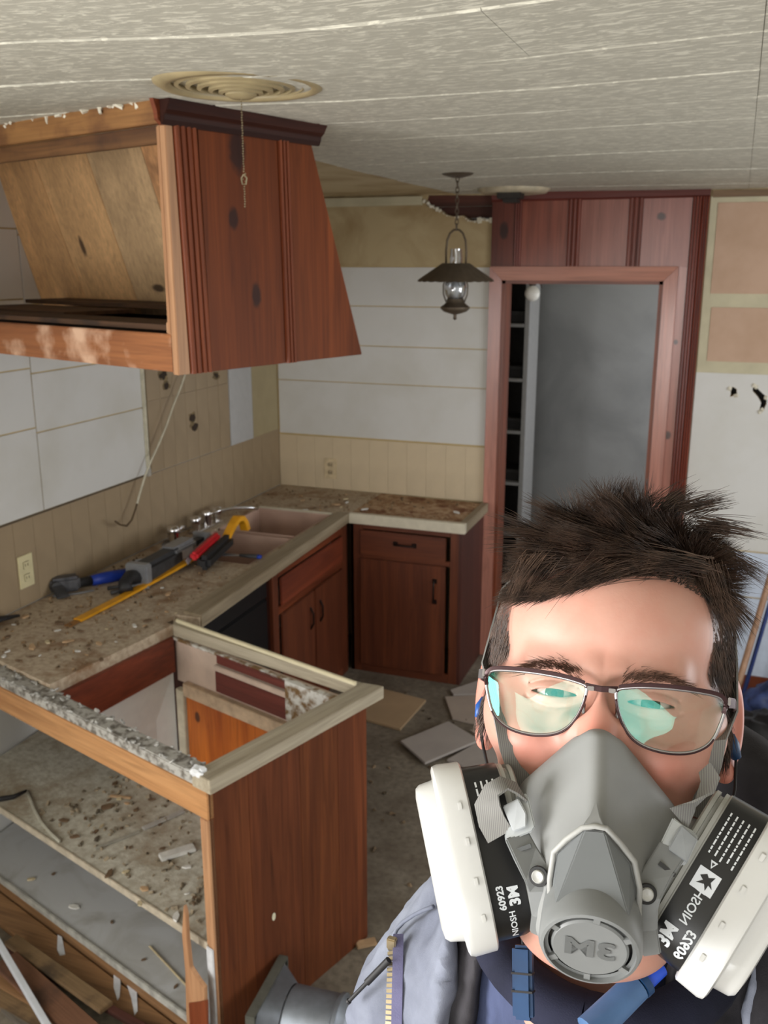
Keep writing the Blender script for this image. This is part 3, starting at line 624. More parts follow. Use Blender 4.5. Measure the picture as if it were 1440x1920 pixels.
wall_blot([(303, 703, 7, 9, 1), (309, 722, 5, 7, 2)]); wall_blot([(358, 783, 5, 8, 3), (363, 800, 6, 7, 4)]); wall_blot([(403, 704, 5, 5, 5)])
m_ivory = plain('ivory_plastic', srgb(214, 204, 164), .35, var=.04)
p = onx(45, 1070, XL)
ou = thing('wall_outlet', 'ivory double outlet on the left tiled wall above the crumb-covered worktop', 'outlet', (XL+.006, p[1], p[2]))
box_at('cover_plate', m_ivory, ou, 0, .006, -.038, .038, -.062, .062, .002)
for s in (-.024, .024):
    a = MB().box(.006, .009, -.016, .016, s-.014, s+.014).build('socket', m_ivory, ou, bevel=.002)
    MB().box(.009, .0093, -.008, -.005, s-.005, s+.006).box(.009, .0093, .005, .008, s-.005, s+.006).build('slots', m_holeshade, a)
p = ony(621, 878, YB)
ou = thing('wall_outlet', 'small beige outlet on the back tiled wall above the glue-covered worktop', 'outlet', (p[0], YB-.006, p[2]))
box_at('cover_plate', plain('beige_plate', srgb(214, 194, 158), .4), ou, -.036, .036, -.006, 0, -.058, .058, .002)
for s in (-.022, .022):
    a = MB().box(-.014, .014, -.009, -.006, s-.013, s+.013).build('socket', plain('beige_socket', srgb(204, 184, 150), .4), ou, bevel=.002)
    MB().box(-.008, -.004, -.0105, -.009, s-.007, s+.007).box(.004, .008, -.0105, -.009, s-.007, s+.007).build('slots', m_holeshade, a)
# corner bead and hanging cable
m_cord = plain('grubby_white_cord', srgb(206, 200, 178), .6)
p0, p1 = onx(266, 600, XL+.012), onx(278, 878, XL+.012)
cc = thing('cable_cover', 'straight white cable strip down the left wall where white boards meet tiles', 'cable', tuple(p1))
box_at('cover', m_cord, cc, -.006, .006, -.009, .009, .0, p0[2]-p1[2]+.5, .002)
box_at('end_clip', plain('clip_metal', srgb(190, 186, 176), .4, .3), cc, -.008, .008, -.012, .012, -.035, -.004, .002)
pts = [onx(x, y, XL+d) for x, y, d in ((352, 650, .05), (347, 702, .05), (338, 728, .05), (325, 760, .05), (312, 798, .05), (298, 832, .05), (284, 862, .05), (272, 892, .05), (262, 925, .055), (254, 955, .06), (247, 975, .065), (238, 986, .07), (226, 984, .075), (211, 974, .085))]
P2 = []
for i in range(len(pts)-1):
    for t in (0, .33, .66): P2.append(pts[i]*(1-t)+pts[i+1]*t)
hc = MB().tube(P2[:27], .0046, 8).build('hanging_cable', m_cord, None, smooth=180)
tag(hc, 'bare electrical cable dangling from above in front of the left wall, curled at its end', 'cable')
MB().tube(P2[26:], .0042, 8).build('bare_end', plain('brown_wire', srgb(92, 74, 52), .6), hc, smooth=180)

# ---- ceiling grilles
m_gr = plain('yellowed_grille_enamel', srgb(168, 152, 116), .45, var=.12, scale=14)
m_black = plain('duct_black', srgb(24, 22, 20), .9)
g1 = thing('ceiling_vent', 'large round yellowed ceiling vent with concentric rings and a pull chain', 'vent', (-.917, 1.703, ZC-.006))
MB().lathe([(.13, .004), (.128, -.006), (.135, -.014), (.15, -.014), (.163, -.006), (.166, .004)], 64).build('flange', m_gr, g1, smooth=60)
MB().lathe([(.001, .012), (.132, .012), (.132, .0)], 48).build('duct', m_black, g1)
for k, r in enumerate((.124, .103, .082, .061, .042)):
    MB().lathe([(r, -.010-.003*k), (r-.008, -.012-.003*k), (r-.009, -.010-.003*k), (r-.003, .002), (r, -.010-.003*k)], 56).build('ring', m_gr, g1, smooth=60)
MB().lathe([(.001, -.032), (.02, -.031), (.03, -.026), (.03, -.022), (.001, -.02)], 32).build('center_disc', m_gr, g1, smooth=50)
mb = MB()
for a in (0, 1, 2): c_, s_ = math.cos(a*2.09+.4), math.sin(a*2.09+.4); mb.obox((.07*c_, .07*s_, -.004), np.array([[c_, -s_, 0], [s_, c_, 0], [0, 0, 1]]), .06, .004, .003)
mb.build('strut', m_gr, g1)
m_ch = plain('old_brass_chain', srgb(168, 156, 128), .4, .7)
zb = ony(457, 390, 1.703)[2]-ZC+.006; mb = MB(); z = -.032
while z > zb:
    j = .0004*math.sin(z*400); r = .0022
    if abs(z-(zb+.055)) < .012: j = .003*(1 if int(z*1000) % 2 else -1)
    mb.add([(j+r, 0, z), (j-r, 0, z), (j, r, z), (j, -r, z), (j, 0, z+r*1.05), (j, 0, z-r*1.05)], [(0, 2, 4), (2, 1, 4), (1, 3, 4), (3, 0, 4), (2, 0, 5), (1, 2, 5), (3, 1, 5), (0, 3, 5)]); z -= .0046
mb.build('pull_chain', m_ch, g1)
MB().tube([(0, 0, zb+.062), (.006, 0, zb+.055), (.004, 0, zb+.044), (-.004, 0, zb+.044), (-.006, 0, zb+.055), (0, 0, zb+.062)], .0014, 6).build('chain_link', m_ch, g1)
g2 = thing('ceiling_vent', 'far round ceiling plate with a dark open centre, near the doorway', 'vent', (-1.02, 4.50, ZC-.006))
MB().lathe([(.06, .0), (.062, -.012), (.09, -.022), (.15, -.016), (.166, -.004), (.166, .004)], 56).build('flange', plain('cream_plate', srgb(196, 184, 158), .5), g2, smooth=60)
MB().lathe([(.001, .010), (.06, .010), (.06, -.01)], 32).build('duct', m_black, g2)
MB().box(-.055, .055, -.11, -.02, -.045, -.016).box(-.03, .04, -.10, -.03, -.062, -.045).build('motor_housing', plain('dark_housing', srgb(48, 42, 38), .6), g2, bevel=.004)
MB().lathe([(.022, -.03), (.02, -.045), (.001, -.05)], 16, (.0, -.055, -.005)).build('brass_socket', plain('dull_brass', srgb(128, 104, 66), .4, .5), g2)

# ---- lantern pendant
m_br = plain('dark_aged_brass', srgb(98, 86, 72), .5, .5, var=.1)
m_gl = Mat('lamp_glass', .05)
gt = m_gl.n('ShaderNodeBsdfTransparent'); gg = m_gl.n('ShaderNodeBsdfGlossy'); gg.inputs['Roughness'].default_value = .06; lw = m_gl.n('ShaderNodeLayerWeight'); lw.inputs[0].default_value = .35
gt.inputs[0].default_value = (.90, .91, .92, 1); mx = m_gl.n('ShaderNodeMixShader'); m_gl.link(m_gl.math('ADD', lw.outputs['Facing'], .12), mx.inputs[0]); m_gl.link(gt.outputs[0], mx.inputs[1]); m_gl.link(gg.outputs[0], mx.inputs[2])
m_gl.link(mx.outputs[0], m_gl.nt.nodes['Material Output'].inputs[0]); m_glass = m_gl.m
pl = thing('pendant_lamp', 'dark metal lantern pendant with a wide scalloped shade and glass globe', 'pendant lamp', (-1.05, 3.658, 1.885))
Z = lambda z: z-1.885
MB().lathe([(.001, Z(2.418)), (.02, Z(2.42)), (.055, Z(2.43)), (.062, Z(2.436)), (.06, Z(2.44))], 32).build('canopy', m_br, pl, smooth=50)
mb = MB(); z = 2.415; k = 0
while z > 2.232:
    c = (0, 0, Z(z)); q = np.linspace(0, 2*math.pi, 9)
    mb.tube([(c[0]+.0065*math.cos(t)*(k % 2 == 0), .0065*math.cos(t)*(k % 2), c[2]+.013*math.sin(t)) for t in q], .0022, 5); z -= .0195; k += 1
mb.build('chain', m_br, pl)
arch = [(-.040, 0, 2.10), (-.041, 0, 2.15), (-.037, 0, 2.19), (-.026, 0, 2.216), (-.012, 0, 2.228), (0, 0, 2.231), (.012, 0, 2.228), (.026, 0, 2.216), (.037, 0, 2.19), (.041, 0, 2.15), (.040, 0, 2.10)]
MB().tube([(x, y, Z(z)) for x, y, z in arch], .0042, 8).build('bail', m_br, pl, smooth=180)
MB().lathe([(.024, Z(2.09)), (.025, Z(2.12)), (.022, Z(2.15)), (.023, Z(2.158)), (.0215, Z(2.158)), (.0205, Z(2.15)), (.0235, Z(2.12)), (.0225, Z(2.09))], 28).build('chimney', m_glass, pl, smooth=60)
vs = []; fs = []; N = 72
for (r, z) in ((.05, 2.102), (.054, 2.104), (.147, 2.042), (.150, 2.036), (.147, 2.037), (.054, 2.098)):
    for k in range(N):
        q = 2*math.pi*k/N; sc = .003*abs(math.sin(q*12)) if r > .14 else 0; vs.append(((r-sc*.5)*math.cos(q), (r-sc*.5)*math.sin(q), Z(z)-sc))
for i in range(5): fs += [(i*N+k, i*N+(k+1) % N, (i+1)*N+(k+1) % N, (i+1)*N+k) for k in range(N)]
MB().add(vs, fs).build('shade', m_br, pl, smooth=50)
MB().lathe([(.030, Z(2.05)), (.040, Z(2.03)), (.043, Z(2.01)), (.040, Z(1.985)), (.030, Z(1.968)), (.0285, Z(1.968)), (.0385, Z(1.986)), (.0415, Z(2.01)), (.0385, Z(2.03)), (.029, Z(2.05))], 32).build('glass_globe', m_glass, pl, smooth=60)
MB().lathe([(.001, Z(2.035)), (.012, Z(2.03)), (.018, Z(2.015)), (.016, Z(1.995)), (.01, Z(1.98)), (.011, Z(1.965))], 20).build('bulb', plain('clear_bulb', srgb(220, 222, 224), .1, var=0), pl, smooth=60)
for s in (-1, 1):
    MB().tube([(s*.040, 0, Z(2.05)), (s*.050, 0, Z(2.02)), (s*.049, 0, Z(1.985)), (s*.037, 0, Z(1.955))], .003, 6).build('side_rod', m_br, pl, smooth=180)
MB().lathe([(.001, Z(1.968)), (.033, Z(1.968)), (.035, Z(1.955)), (.042, Z(1.948)), (.058, Z(1.936)), (.058, Z(1.930)), (.045, Z(1.918)), (.02, Z(1.910)), (.007, Z(1.907)), (.006, Z(1.896)), (.008, Z(1.892)), (.003, Z(1.886)), (.001, Z(1.885))], 36).build('oil_font', m_br, pl, smooth=50)

# ================= TOOLS ON THE WORKTOP =================
TW = .869
def frame(name, label, cat, a, b, z=TW, group=None):
    p, q = onz(*a, z), onz(*b, z); L_ = float(np.hypot(*(q-p)[:2]))
    return thing(name, label, cat, (p[0], p[1], z), math.atan2(q[1]-p[1], q[0]-p[0]), group), L_
m_yel = plain('yellow_paint', srgb(226, 160, 28), .45, var=.12, scale=18)
m_dg = plain('dark_grey_tool', srgb(62, 62, 64), .5, var=.2); m_lg = plain('light_grey_metal', srgb(160, 162, 166), .35, .5, var=.1)
m_bluet = plain('blue_grip', srgb(30, 62, 168), .45); m_redt = plain('red_grip', srgb(206, 34, 44), .4); m_blk = plain('black_rubber', srgb(34, 33, 35), .6)
t_, L_ = frame('pry_bar', 'long yellow pry bar with a hooked end lying across the worktop tools', 'pry bar', (145, 1166), (425, 1030))
n = 26; pp = []
for k in range(n):
    s = k/(n-1); pp.append((L_*s, .006*math.sin(s*3), .006+.045*s**2))
hook = [(L_+.02, .0, .070), (L_+.05, -.003, .10), (L_+.085, -.005, .122), (L_+.115, -.006, .118), (L_+.135, -.008, .092), (L_+.145, -.01, .055)]
MB().ribbon(pp, .034, (0, 1, 0), .010).build('bar', m_yel, t_, bevel=.001)
MB().ribbon([pp[-1]]+hook, [.034, .036, .038, .04, .042, .042, .044], (0, 1, 0), .024).build('hook', m_yel, t_, bevel=.002)
MB().ribbon([(-.05, 0, .002), (-.02, 0, .003), (0, 0, .006)], [.03, .028, .026], (0, 1, 0), .003).build('chisel_tip', plain('worn_orange_steel', srgb(150, 104, 52), .5, .2), t_)
t_, L_ = frame('reciprocating_saw', 'grey and black power saw lying behind the yellow pry bar', 'power saw', (262, 1098), (368, 1040))
box_at('motor_body', m_dg, t_, .0, L_*.62, -.045, .045, 0, .088, .018); box_at('gear_case', m_lg, t_, L_*.48, L_*.9, -.038, .047, .012, .096, .014); box_at('spec_plate', plain('pale_plate', srgb(190, 186, 186), .4), t_, L_*.55, L_*.8, -.0395, -.038, .03, .07)
box_at('nose', m_dg, t_, L_*.86, L_*1.12, -.028, .028, .018, .07, .010); box_at('shoe', m_lg, t_, L_*1.10, L_*1.15, -.04, .04, .0, .09, .003)
MB().tube([(0, 0, .035), (-.05, .01, .05), (-.10, .0, .04), (-.12, -.02, .02)], [.032, .027, .024, .028], 10).build('grip', m_blk, t_, smooth=180)
box_at('trigger', m_redt, t_, L_*.5, L_*.58, -.037, -.034, .03, .05); box_at('clamp_band', m_lg, t_, -.02, .02, -.05, .05, 0, .094, .006)
t_, L_ = frame('claw_hammer', 'hammer with a blue grip and dark head at the near end of the tools', 'hammer', (245, 1083), (110, 1112))
MB().tube([(0, 0, .02), (L_*.35, 0, .022), (L_*.55, 0, .022)], [.022, .024, .02], 10).build('grip', m_bluet, t_, smooth=180)
MB().tube([(L_*.5, 0, .022), (L_, 0, .026)], .019, 10).build('shaft', m_blk, t_, smooth=180)
MB().tube([(L_+.01, -.055, .03), (L_+.01, -.03, .03), (L_+.01, .02, .03)], [.028, .024, .022], 12).build('head', m_dg, t_, smooth=60)
MB().add([(L_-.01, .015, .02), (L_+.03, .015, .02), (L_+.03, .015, .04), (L_-.01, .015, .04), (L_-.015, .08, .004), (L_+.035, .08, .004), (L_+.035, .08, .010), (L_-.015, .08, .010)], [(0, 1, 2, 3), (4, 7, 6, 5), (0, 4, 5, 1), (1, 5, 6, 2), (2, 6, 7, 3), (3, 7, 4, 0)]).build('claw', m_dg, t_, bevel=.002)
t_, L_ = frame('sledge_head', 'blocky dark grey steel hammer head on the worktop nearest the outlet', 'hammer', (95, 1112), (150, 1104))
box_at('steel_head', plain('rough_dark_steel', srgb(98, 98, 102), .5, .4, var=.25), t_, 0, L_*1.0, -.03, .03, 0, .06, .01)
MB().ribbon([(0, -.05, .004), (L_*.8, -.06, .004), (L_*1.4, -.05, .004)], .012, (0, 1, 0), .004).build('steel_edge', m_lg, t_)
t_, L_ = frame('utility_saw', 'red and black handled saw hooked under the pry bar end', 'saw', (368, 1076), (412, 1034))
box_at('handle', m_redt, t_, 0, L_, -.008, .026, .055, .09, .010); box_at('grip', m_blk, t_, .01, L_+.05, -.055, .002, .008, .07, .018)
MB().ribbon([(-.02, .03, .055), (.05, .033, .065), (L_, .03, .07)], .022, (0, .4, 1), .004).build('blade', m_lg, t_)
t_, L_ = frame('putty_knife', 'putty knife with a blue-tipped dark handle on the sink front edge', 'putty knife', (435, 1044), (487, 1050))
MB().tube([(L_*.3, 0, .012), (L_*.95, 0, .014)], [.010, .014], 10, flat=.7).build('handle', m_dg, t_, smooth=180)
MB().tube([(L_*.95, 0, .014), (L_*1.05, 0, .014)], [.0145, .010], 10, flat=.7).build('tip', m_bluet, t_, smooth=180)
MB().ribbon([(-.07, 0, .004), (L_*.3, 0, .011)], [.05, .018], (0, 1, 0), .0015).build('blade', m_lg, t_)
t_, L_ = frame('pliers', 'small steel pliers lying between hammer and power saw', 'pliers', (205, 1112), (268, 1102))
for s in (-1, 1): MB().tube([(0, s*.03, .01), (L_*.4, s*.022, .012), (L_*.65, s*.004, .012)], [.008, .007, .006], 8).build('handle', m_dg, t_, smooth=180)
box_at('jaws', m_lg, t_, L_*.6, L_*1.0, -.012, .012, .004, .02, .004)
t_, L_ = frame('adjustable_wrench', 'bright steel wrench beside the loose tap body', 'wrench', (316, 1068), (372, 1012))
MB().ribbon([(0, 0, .01), (L_*.7, 0, .016)], .018, (0, 1, 0), .008).build('handle', m_lg, t_, bevel=.002)
box_at('jaw', m_lg, t_, L_*.68, L_*.95, -.028, .022, .008, .026, .005)
MB().ribbon([(L_*.72, .03, .02), (L_*.86, .035, .024)], .02, (0, 1, 0), .008).build('red_tag', m_redt, t_)
t_, L_ = frame('scraper', 'light metal scraper head standing against the power saw', 'scraper', (262, 1082), (275, 1106))
MB().ribbon([(0, 0, .075), (L_*.5, 0, .04), (L_, 0, .004)], [.03, .02, .024], (.3, 1, 0), .008).build('blade', m_lg, t_, bevel=.002)
t_, L_ = frame('black_strap', 'black rubber piece at the far left edge of the worktop', 'strap', (-30, 1186), (36, 1160))
MB().tube([(-.15, .0, .02), (0, 0, .022), (L_*.5, .01, .022), (L_, .0, .012)], [.02, .022, .018, .008], 10, flat=.6).build('strap_body', m_blk, t_, smooth=180)
# chips lying about, one object each
m_chip = [plain('chip_white', srgb(220, 218, 212), .8), plain('chip_tan', srgb(190, 158, 122), .8), plain('chip_brown', srgb(112, 90, 68), .8), plain('chip_cream', srgb(200, 184, 150), .8)]
NUM = ['first', 'second', 'third', 'fourth', 'fifth', 'sixth', 'seventh', 'eighth', 'ninth', 'tenth', 'eleventh', 'twelfth', 'thirteenth', 'fourteenth', 'fifteenth', 'sixteenth', 'seventeenth', 'eighteenth', 'nineteenth', 'twentieth']
def chips(spots, z, label, group, s0=.008, s1=.02):
    for (px, py, mi, s) in spots:
        same = sorted(q[0]+q[1]*.001 for q in spots if q[2] == mi); rk = same.index(px+py*.001); cw = ['white', 'tan', 'brown', 'cream'][mi]
        lab = ('only %s chip lying on the %s' % (cw, label)) if len(same) == 1 else ('%s chip on the %s, %s from the left among the %s ones' % (cw, label, NUM[rk], cw))
        p = onz(px, py, z); r_ = random.Random(int(px*7+py)); s *= r_.uniform(.6, .9); n = r_.choice((5, 6, 7)); poly = []
        for k in range(n): q = 2*math.pi*k/n; t = s*r_.uniform(.5, 1.1); poly.append((t*math.cos(q)*1.5, t*math.sin(q)*.8))
        mb = MB().prism(poly, 0, s*.35)
        o = mb.build('debris_chip', m_chip[mi], None); o.location = (p[0], p[1], z+.001); o.rotation_euler = (r_.uniform(-.1, .1), r_.uniform(-.1, .1), r_.uniform(0, 6))
        tag(o, lab, 'debris', group)
r2 = random.Random(5)
spots = [(316, 1115, 1, .02), (305, 1103, 0, .011), (252, 1175, 0, .013), (273, 1174, 1, .014), (218, 1204, 0, .009), (146, 1222, 0, .013), (108, 1183, 0, .01), (48, 1158, 1, .022), (26, 1172, 0, .010), (110, 1170, 2, .022), (150, 1185, 2, .02), (15, 1222, 0, .014), (8, 1232, 0, .012), (60, 1232, 2, .012), (75, 1230, 0, .009), (128, 1204, 1, .016), (165, 1212, 2, .014), (185, 1208, 1, .02), (240, 1145, 0, .007), (276, 1165, 2, .016), (15, 1195, 2, .018), (60, 1215, 1, .02), (90, 1205, 3, .014), (200, 1180, 3, .012), (35, 1240, 2, .016), (330, 1150, 3, .01), (190, 1238, 2, .014)]
chips(spots, TW, 'left worktop', 'chips on the left worktop')
spots = [(560+r2.uniform(-30, 300), r2.uniform(922, 958), r2.choice((0, 1, 2, 2, 3)), r2.uniform(.012, .026)) for _ in range(22)]
spots = [s for s in spots if s[0] < 860] + [(856, 962, 0, .03)]
chips(spots, TW, 'back worktop', 'chips on the back worktop')
SH = .364
spots = [(225, 1498, 3, .02), (238, 1508, 1, .018), (285, 1500, 2, .016), (200, 1515, 2, .02), (255, 1520, 2, .014), (160, 1535, 2, .014), (228, 1554, 2, .010), (120, 1540, 2, .018), (205, 1640, 2, .02), (236, 1636, 3, .014), (351, 1627, 0, .013), (270, 1668, 1, .02), (352, 1676, 0, .01), (305, 1592, 2, .014), (180, 1560, 2, .012), (140, 1570, 2, .014), (300, 1545, 2, .012), (262, 1695, 3, .012), (330, 1722, 0, .02), (205, 1500, 2, .012), (190, 1550, 3, .012), (245, 1590, 2, .01), (365, 1690, 2, .02), (215, 1470, 2, .014)]
chips(spots, SH, 'open cabinet shelf', 'chips on the cabinet shelf')
chips([(138, 1702, 0, .02), (210, 1730, 2, .01), (60, 1650, 3, .02), (330, 1850, 2, .012), (100, 1640, 2, .012), (270, 1800, 2, .010)], .071, 'grey cabinet bottom', 'chips on the cabinet bottom')
def strip(name, label, cat, a, b, z, wd, th, mat, group=None):
    p, q = onz(*a, z), onz(*b, z); L_ = float(np.linalg.norm((q-p)[:2])); o = MB().box(0, L_, -wd/2, wd/2, 0, th).build(name, mat, None, bevel=min(.002, th/3))
    o.location = (p[0], p[1], z+.001); o.rotation_euler = (0, 0, math.atan2(q[1]-p[1], q[0]-p[0])); tag(o, label, cat, group); return o
strip('plaster_strip', 'bluish white plaster strip on the cabinet shelf, widest of the pieces there', 'debris', (300, 1612), (365, 1592), SH, .034, .012, m_chip[0])
strip('metal_strip', 'long thin grey strip on the cabinet shelf, nearer end at the left', 'debris', (178, 1593), (262, 1560), SH, .012, .005, plain('dull_strip', srgb(168, 164, 152), .6))
strip('metal_strip', 'pale broken strip on the cabinet shelf pointing at the end panel', 'debris', (268, 1556), (345, 1522), SH, .02, .006, plain('pale_strip', srgb(188, 184, 178), .6))
strip('wood_sliver', 'light wooden sliver lying on the shelf near the apron', 'debris', (206, 1494), (246, 1498), SH, .012, .006, m_chip[1])
strip('wood_sliver', 'thin light sliver on the grey bottom board of the peninsula cabinet', 'debris', (280, 1775), (350, 1850), .071, .006, .004, m_chip[3])
ps = [onz(x, y, SH+.008) for x, y in ((-60, 1512), (0, 1498), (25, 1494), (50, 1482))]
tag(MB().tube(ps, [.009, .009, .008, .004], 8).build('bent_rod', m_blk, None, smooth=180), 'black bent rod on the shelf at the far left', 'rod')
ps = [onz(x, y, SH+.004) for x, y in ((52, 1484), (58, 1500), (66, 1520), (78, 1542), (95, 1562), (112, 1578))]
tag(MB().tube(ps, .006, 8).build('curved_cord', plain('pale_cord', srgb(176, 172, 156)), None, smooth=180), 'pale curved cord lying across the cabinet shelf', 'cord')
mb = MB()
for k in range(300):
    u, v = random.uniform(-.95, -.03), random.uniform(.01, .56); s = random.uniform(.0015, .006)
    mb.obox((u, v, .364+s*.3), np.linalg.qr(rng.normal(size=(3, 3)))[0], s*1.6, s, s*.6)
tag(mb.build('shelf_crumbs', plain('shelf_crumb_mix', srgb(160, 144, 120), .9, var=.4, scale=30), pen), kind='stuff')

# ================= FLOOR RUBBLE =================
def sheet(px, z, th, mat, label, name='floor_sheet', cat='board scrap'):
    ps = [onz(x, y, z) for x, y in px]; c = np.mean(ps, 0); o = MB().prism([(p[0]-c[0], p[1]-c[1]) for p in ps], 0, th).build(name, mat, None, bevel=.0015)
    o.location = (c[0], c[1], z); tag(o, label, cat); return o
m_b1 = plain('beige_sheet', srgb(176, 150, 118), .8, var=.06, scale=5); m_b2 = plain('pinkish_sheet', srgb(178, 164, 152), .8, var=.06, scale=5); m_b3 = plain('greyish_sheet', srgb(174, 166, 160), .8, var=.06, scale=5)
sheet([(655, 1288), (700, 1290), (799, 1316), (750, 1371), (684, 1352), (640, 1338)], .001, .012, m_b1, 'brownish beige board scrap on the floor nearest the peninsula corner')
sheet([(844, 1297), (898, 1279), (990, 1284), (975, 1302), (850, 1306)], .001, .012, m_b3, 'pale board scrap on the floor touching the corner cabinet')
sheet([(834, 1309), (905, 1306), (985, 1312), (990, 1362), (903, 1362), (848, 1350)], .001, .010, m_b2, 'pinkish board scrap on the floor behind the ear')
sheet([(751, 1393), (841, 1356), (899, 1391), (797, 1434)], .012, .012, m_b3, 'grey-white diamond-shaped board scrap on the floor, largest one in view')
sheet([(838, 1428), (898, 1394), (926, 1402), (985, 1420), (960, 1458), (900, 1452)], .001, .012, m_b3, 'grey board scrap half hidden behind the left filter cartridge')
sheet([(880, 1372), (960, 1372), (980, 1410), (930, 1400)], .001, .010, m_b2, 'small board scrap between the large diamond and the pinkish one')
mb = MB()
for k in range(500):
    x, y = random.uniform(-1.7, 1.0), random.uniform(.8, 4.2); s = random.uniform(.002, .008)
    if -2.1 < x < -.9 and 1.6 < y < 2.8: continue
    mb.obox((x, y, s*.3), np.linalg.qr(rng.normal(size=(3, 3)))[0], s*1.6, s, s*.6)
tag(mb.build('floor_crumbs', plain('floor_crumb_mix', srgb(140, 118, 92), .9, var=.5, scale=30), None), 'scattered crumbs of plaster and wood over the kitchen floor', 'debris', kind='stuff')
strip('wood_scrap', 'small orange wood scrap on the floor beside the jacket shoulder', 'debris', (668, 1776), (705, 1768), .001, .03, .012, m_chip[1])
# boards and pipe at the lower left
def plank(name, label, a, b, za, zb_, wd, th, mat, cat='board', roll=0):
    p, q = onz(*a, za), onz(*b, zb_); d = q-p; L_ = np.linalg.norm(d); o = MB().box(0, L_, -wd/2, wd/2, -th/2, th/2).build(name, mat, None, bevel=.002)
    X = d/L_; Yv = np.cross([0, 0, 1], X); Yv /= np.linalg.norm(Yv); Zv = np.cross(X, Yv)
    Mx = Matrix([[X[i], Yv[i], Zv[i]] for i in range(3)]).to_4x4() @ Matrix.Rotation(roll, 4, 'X'); Mx.translation = Vector(p); o.matrix_world = Mx
    tag(o, label, cat); return o
w_p1 = wood('rough_plank_tan', srgb(150, 124, 90), srgb(104, 80, 54), 'x', .7, dirt=srgb(46, 38, 30)); w_p2 = wood('rough_plank_red', srgb(138, 98, 72), srgb(94, 62, 46), 'x', .7, dirt=srgb(60, 44, 36))
plank('loose_plank', 'tan loose plank on the floor along the cabinet foot', (-120, 1790), (330, 2057), .012, .012, .085, .018, w_p1)
plank('loose_plank', 'reddish brown loose plank crossing on the floor at the lower left', (10, 1800), (330, 2090), .052, .04, .075, .018, w_p2)
plank('loose_plank', 'narrow brown plank lying beside the dark batten', (-110, 1772), (300, 2010), .031, .031, .04, .016, w_toe)
plank('loose_plank', 'short tan plank end between the white pipe and the cabinet foot', (20, 1762), (200, 1890), .055, .05, .045, .016, w_p1)
plank('loose_plank', 'thin greyish plank under the white pipe at the corner', (-80, 1800), (120, 1975), .012, .012, .05, .016, wood('grey_plank', srgb(120, 112, 100), srgb(84, 76, 68), 'x', .7))
plank('dark_batten', 'dark thin batten lying between the loose planks', (-60, 1742), (300, 1945), .034, .034, .02, .02, w_dark)
plank('white_pipe', 'thin white plastic pipe lying across the lower left corner', (-30, 1722), (140, 2010), .12, .03, .018, .018, plain('pipe_white', srgb(202, 206, 212), .4, var=.04), 'pipe')
def onpen(x, y, v):
    P0 = np.array([*UV(0, v), 0]); nn = np.array([*Vv, 0]); r = ray(x, y); q = CAM+r*((P0-CAM) @ nn)/(r @ nn); return ((q[:2]-O) @ Uv, q[2])
m_spl = plain('white_paint_splash', srgb(214, 218, 226), .5)
footb = thing('loose_board', 'wide tan board with white paint drips lying along the cabinet foot', 'board', (O[0], O[1], 0))
MB().prism([(UV(u_, v_)[0]-O[0], UV(u_, v_)[1]-O[1]) for u_, v_ in ((-1.25, -.012), (-.06, -.012), (-.04, -.088), (-1.25, -.098))], .0, .020).build('board_face', w_toe, footb, bevel=.002)
for k, px in enumerate((((213, 1812), (222, 1818), (226, 1842), (224, 1868), (220, 1874), (213, 1850)), ((232, 1826), (248, 1834), (256, 1850), (258, 1895), (252, 1902), (246, 1870), (238, 1846)), ((108, 1752), (116, 1756), (122, 1788), (112, 1790), (107, 1780)))):
    poly = [onz(x, y, .024) for x, y in px]; MB().prism([(p[0]-O[0], p[1]-O[1]) for p in poly], .020, .0235).build('white_splash', m_spl, footb)
poly = [onpen(x, y, -.05) for x, y in ((347, 1696), (351, 1712), (354, 1760), (360, 1812), (374, 1834), (386, 1850), (392, 2040), (362, 2040), (352, 1900), (350, 1820), (344, 1750))]
o = thing('splintered_board', 'splintered upright sliver of pine standing at the open cabinet corner', 'board', (*UV(poly[5][0]-.04, -.05), 0), PANG); u0 = poly[5][0]-.04
MB().prism([(a-u0, max(b, 0)) for a, b in poly], -.006, .006, 'xz').build('splinter', w_rawz, o, bevel=.0015)
MB().prism([(onpen(x, y, -.057)[0]-u0, max(0, onpen(x, y, -.057)[1])) for x, y in ((355, 1880), (372, 1878), (390, 1874), (394, 2040), (364, 2040))], -.009, -.0062, 'xz').build('stained_face', w_red, o)
strip('nail_rod', 'thin bright rod on the floor at the foot of the end panel', 'rod', (400, 1893), (432, 1924), .003, .006, .006, m_lg)

# galvanised duct boot on the floor
m_galv = Mat('galvanised_sheet', .45, .55); m_galv.col(m_galv.mix(m_galv.grey(m_galv.noise(9, 5), .35, .7), srgb(124, 130, 138), srgb(92, 94, 98))); m_galv = m_galv.m
c = onz(565, 1905, .10)
db = thing('duct_boot', 'grey sheet-metal duct boot lying against the peninsula end panel', 'duct', (c[0]+.03, c[1]-.02, .0), R(4))
prof = [(.082, -.085), (.088, -.08), (.088, .05), (.093, .054), (.093, .064), (.086, .068), (.080, .085), (.066, .098), (.060, .100), (.062, .094), (.078, .08), (.083, .05), (.083, -.085)]
MB().lathe(prof, 40, (.03, 0, .105), [[0, 0, 1], [1, 0, 0], [0, 1, 0]]).build('round_collar', m_galv, db, smooth=50)
vs = []; N = 32; r = .083
for k in range(N):
    q = 2*math.pi*k/N; c_, s_ = math.cos(q), math.sin(q); m_ = max(abs(c_)/.108, abs(s_)/.09); vs.append((-.105, c_/m_, .105+s_/m_))
for k in range(N): q = 2*math.pi*k/N; vs.append((-.055, (r+.005)*math.cos(q), .105+(r+.005)*math.sin(q)))
MB().add(vs, [(k, (k+1) % N, N+(k+1) % N, N+k) for k in range(N)]).build('transition', m_galv, db, smooth=30)
mb = MB()
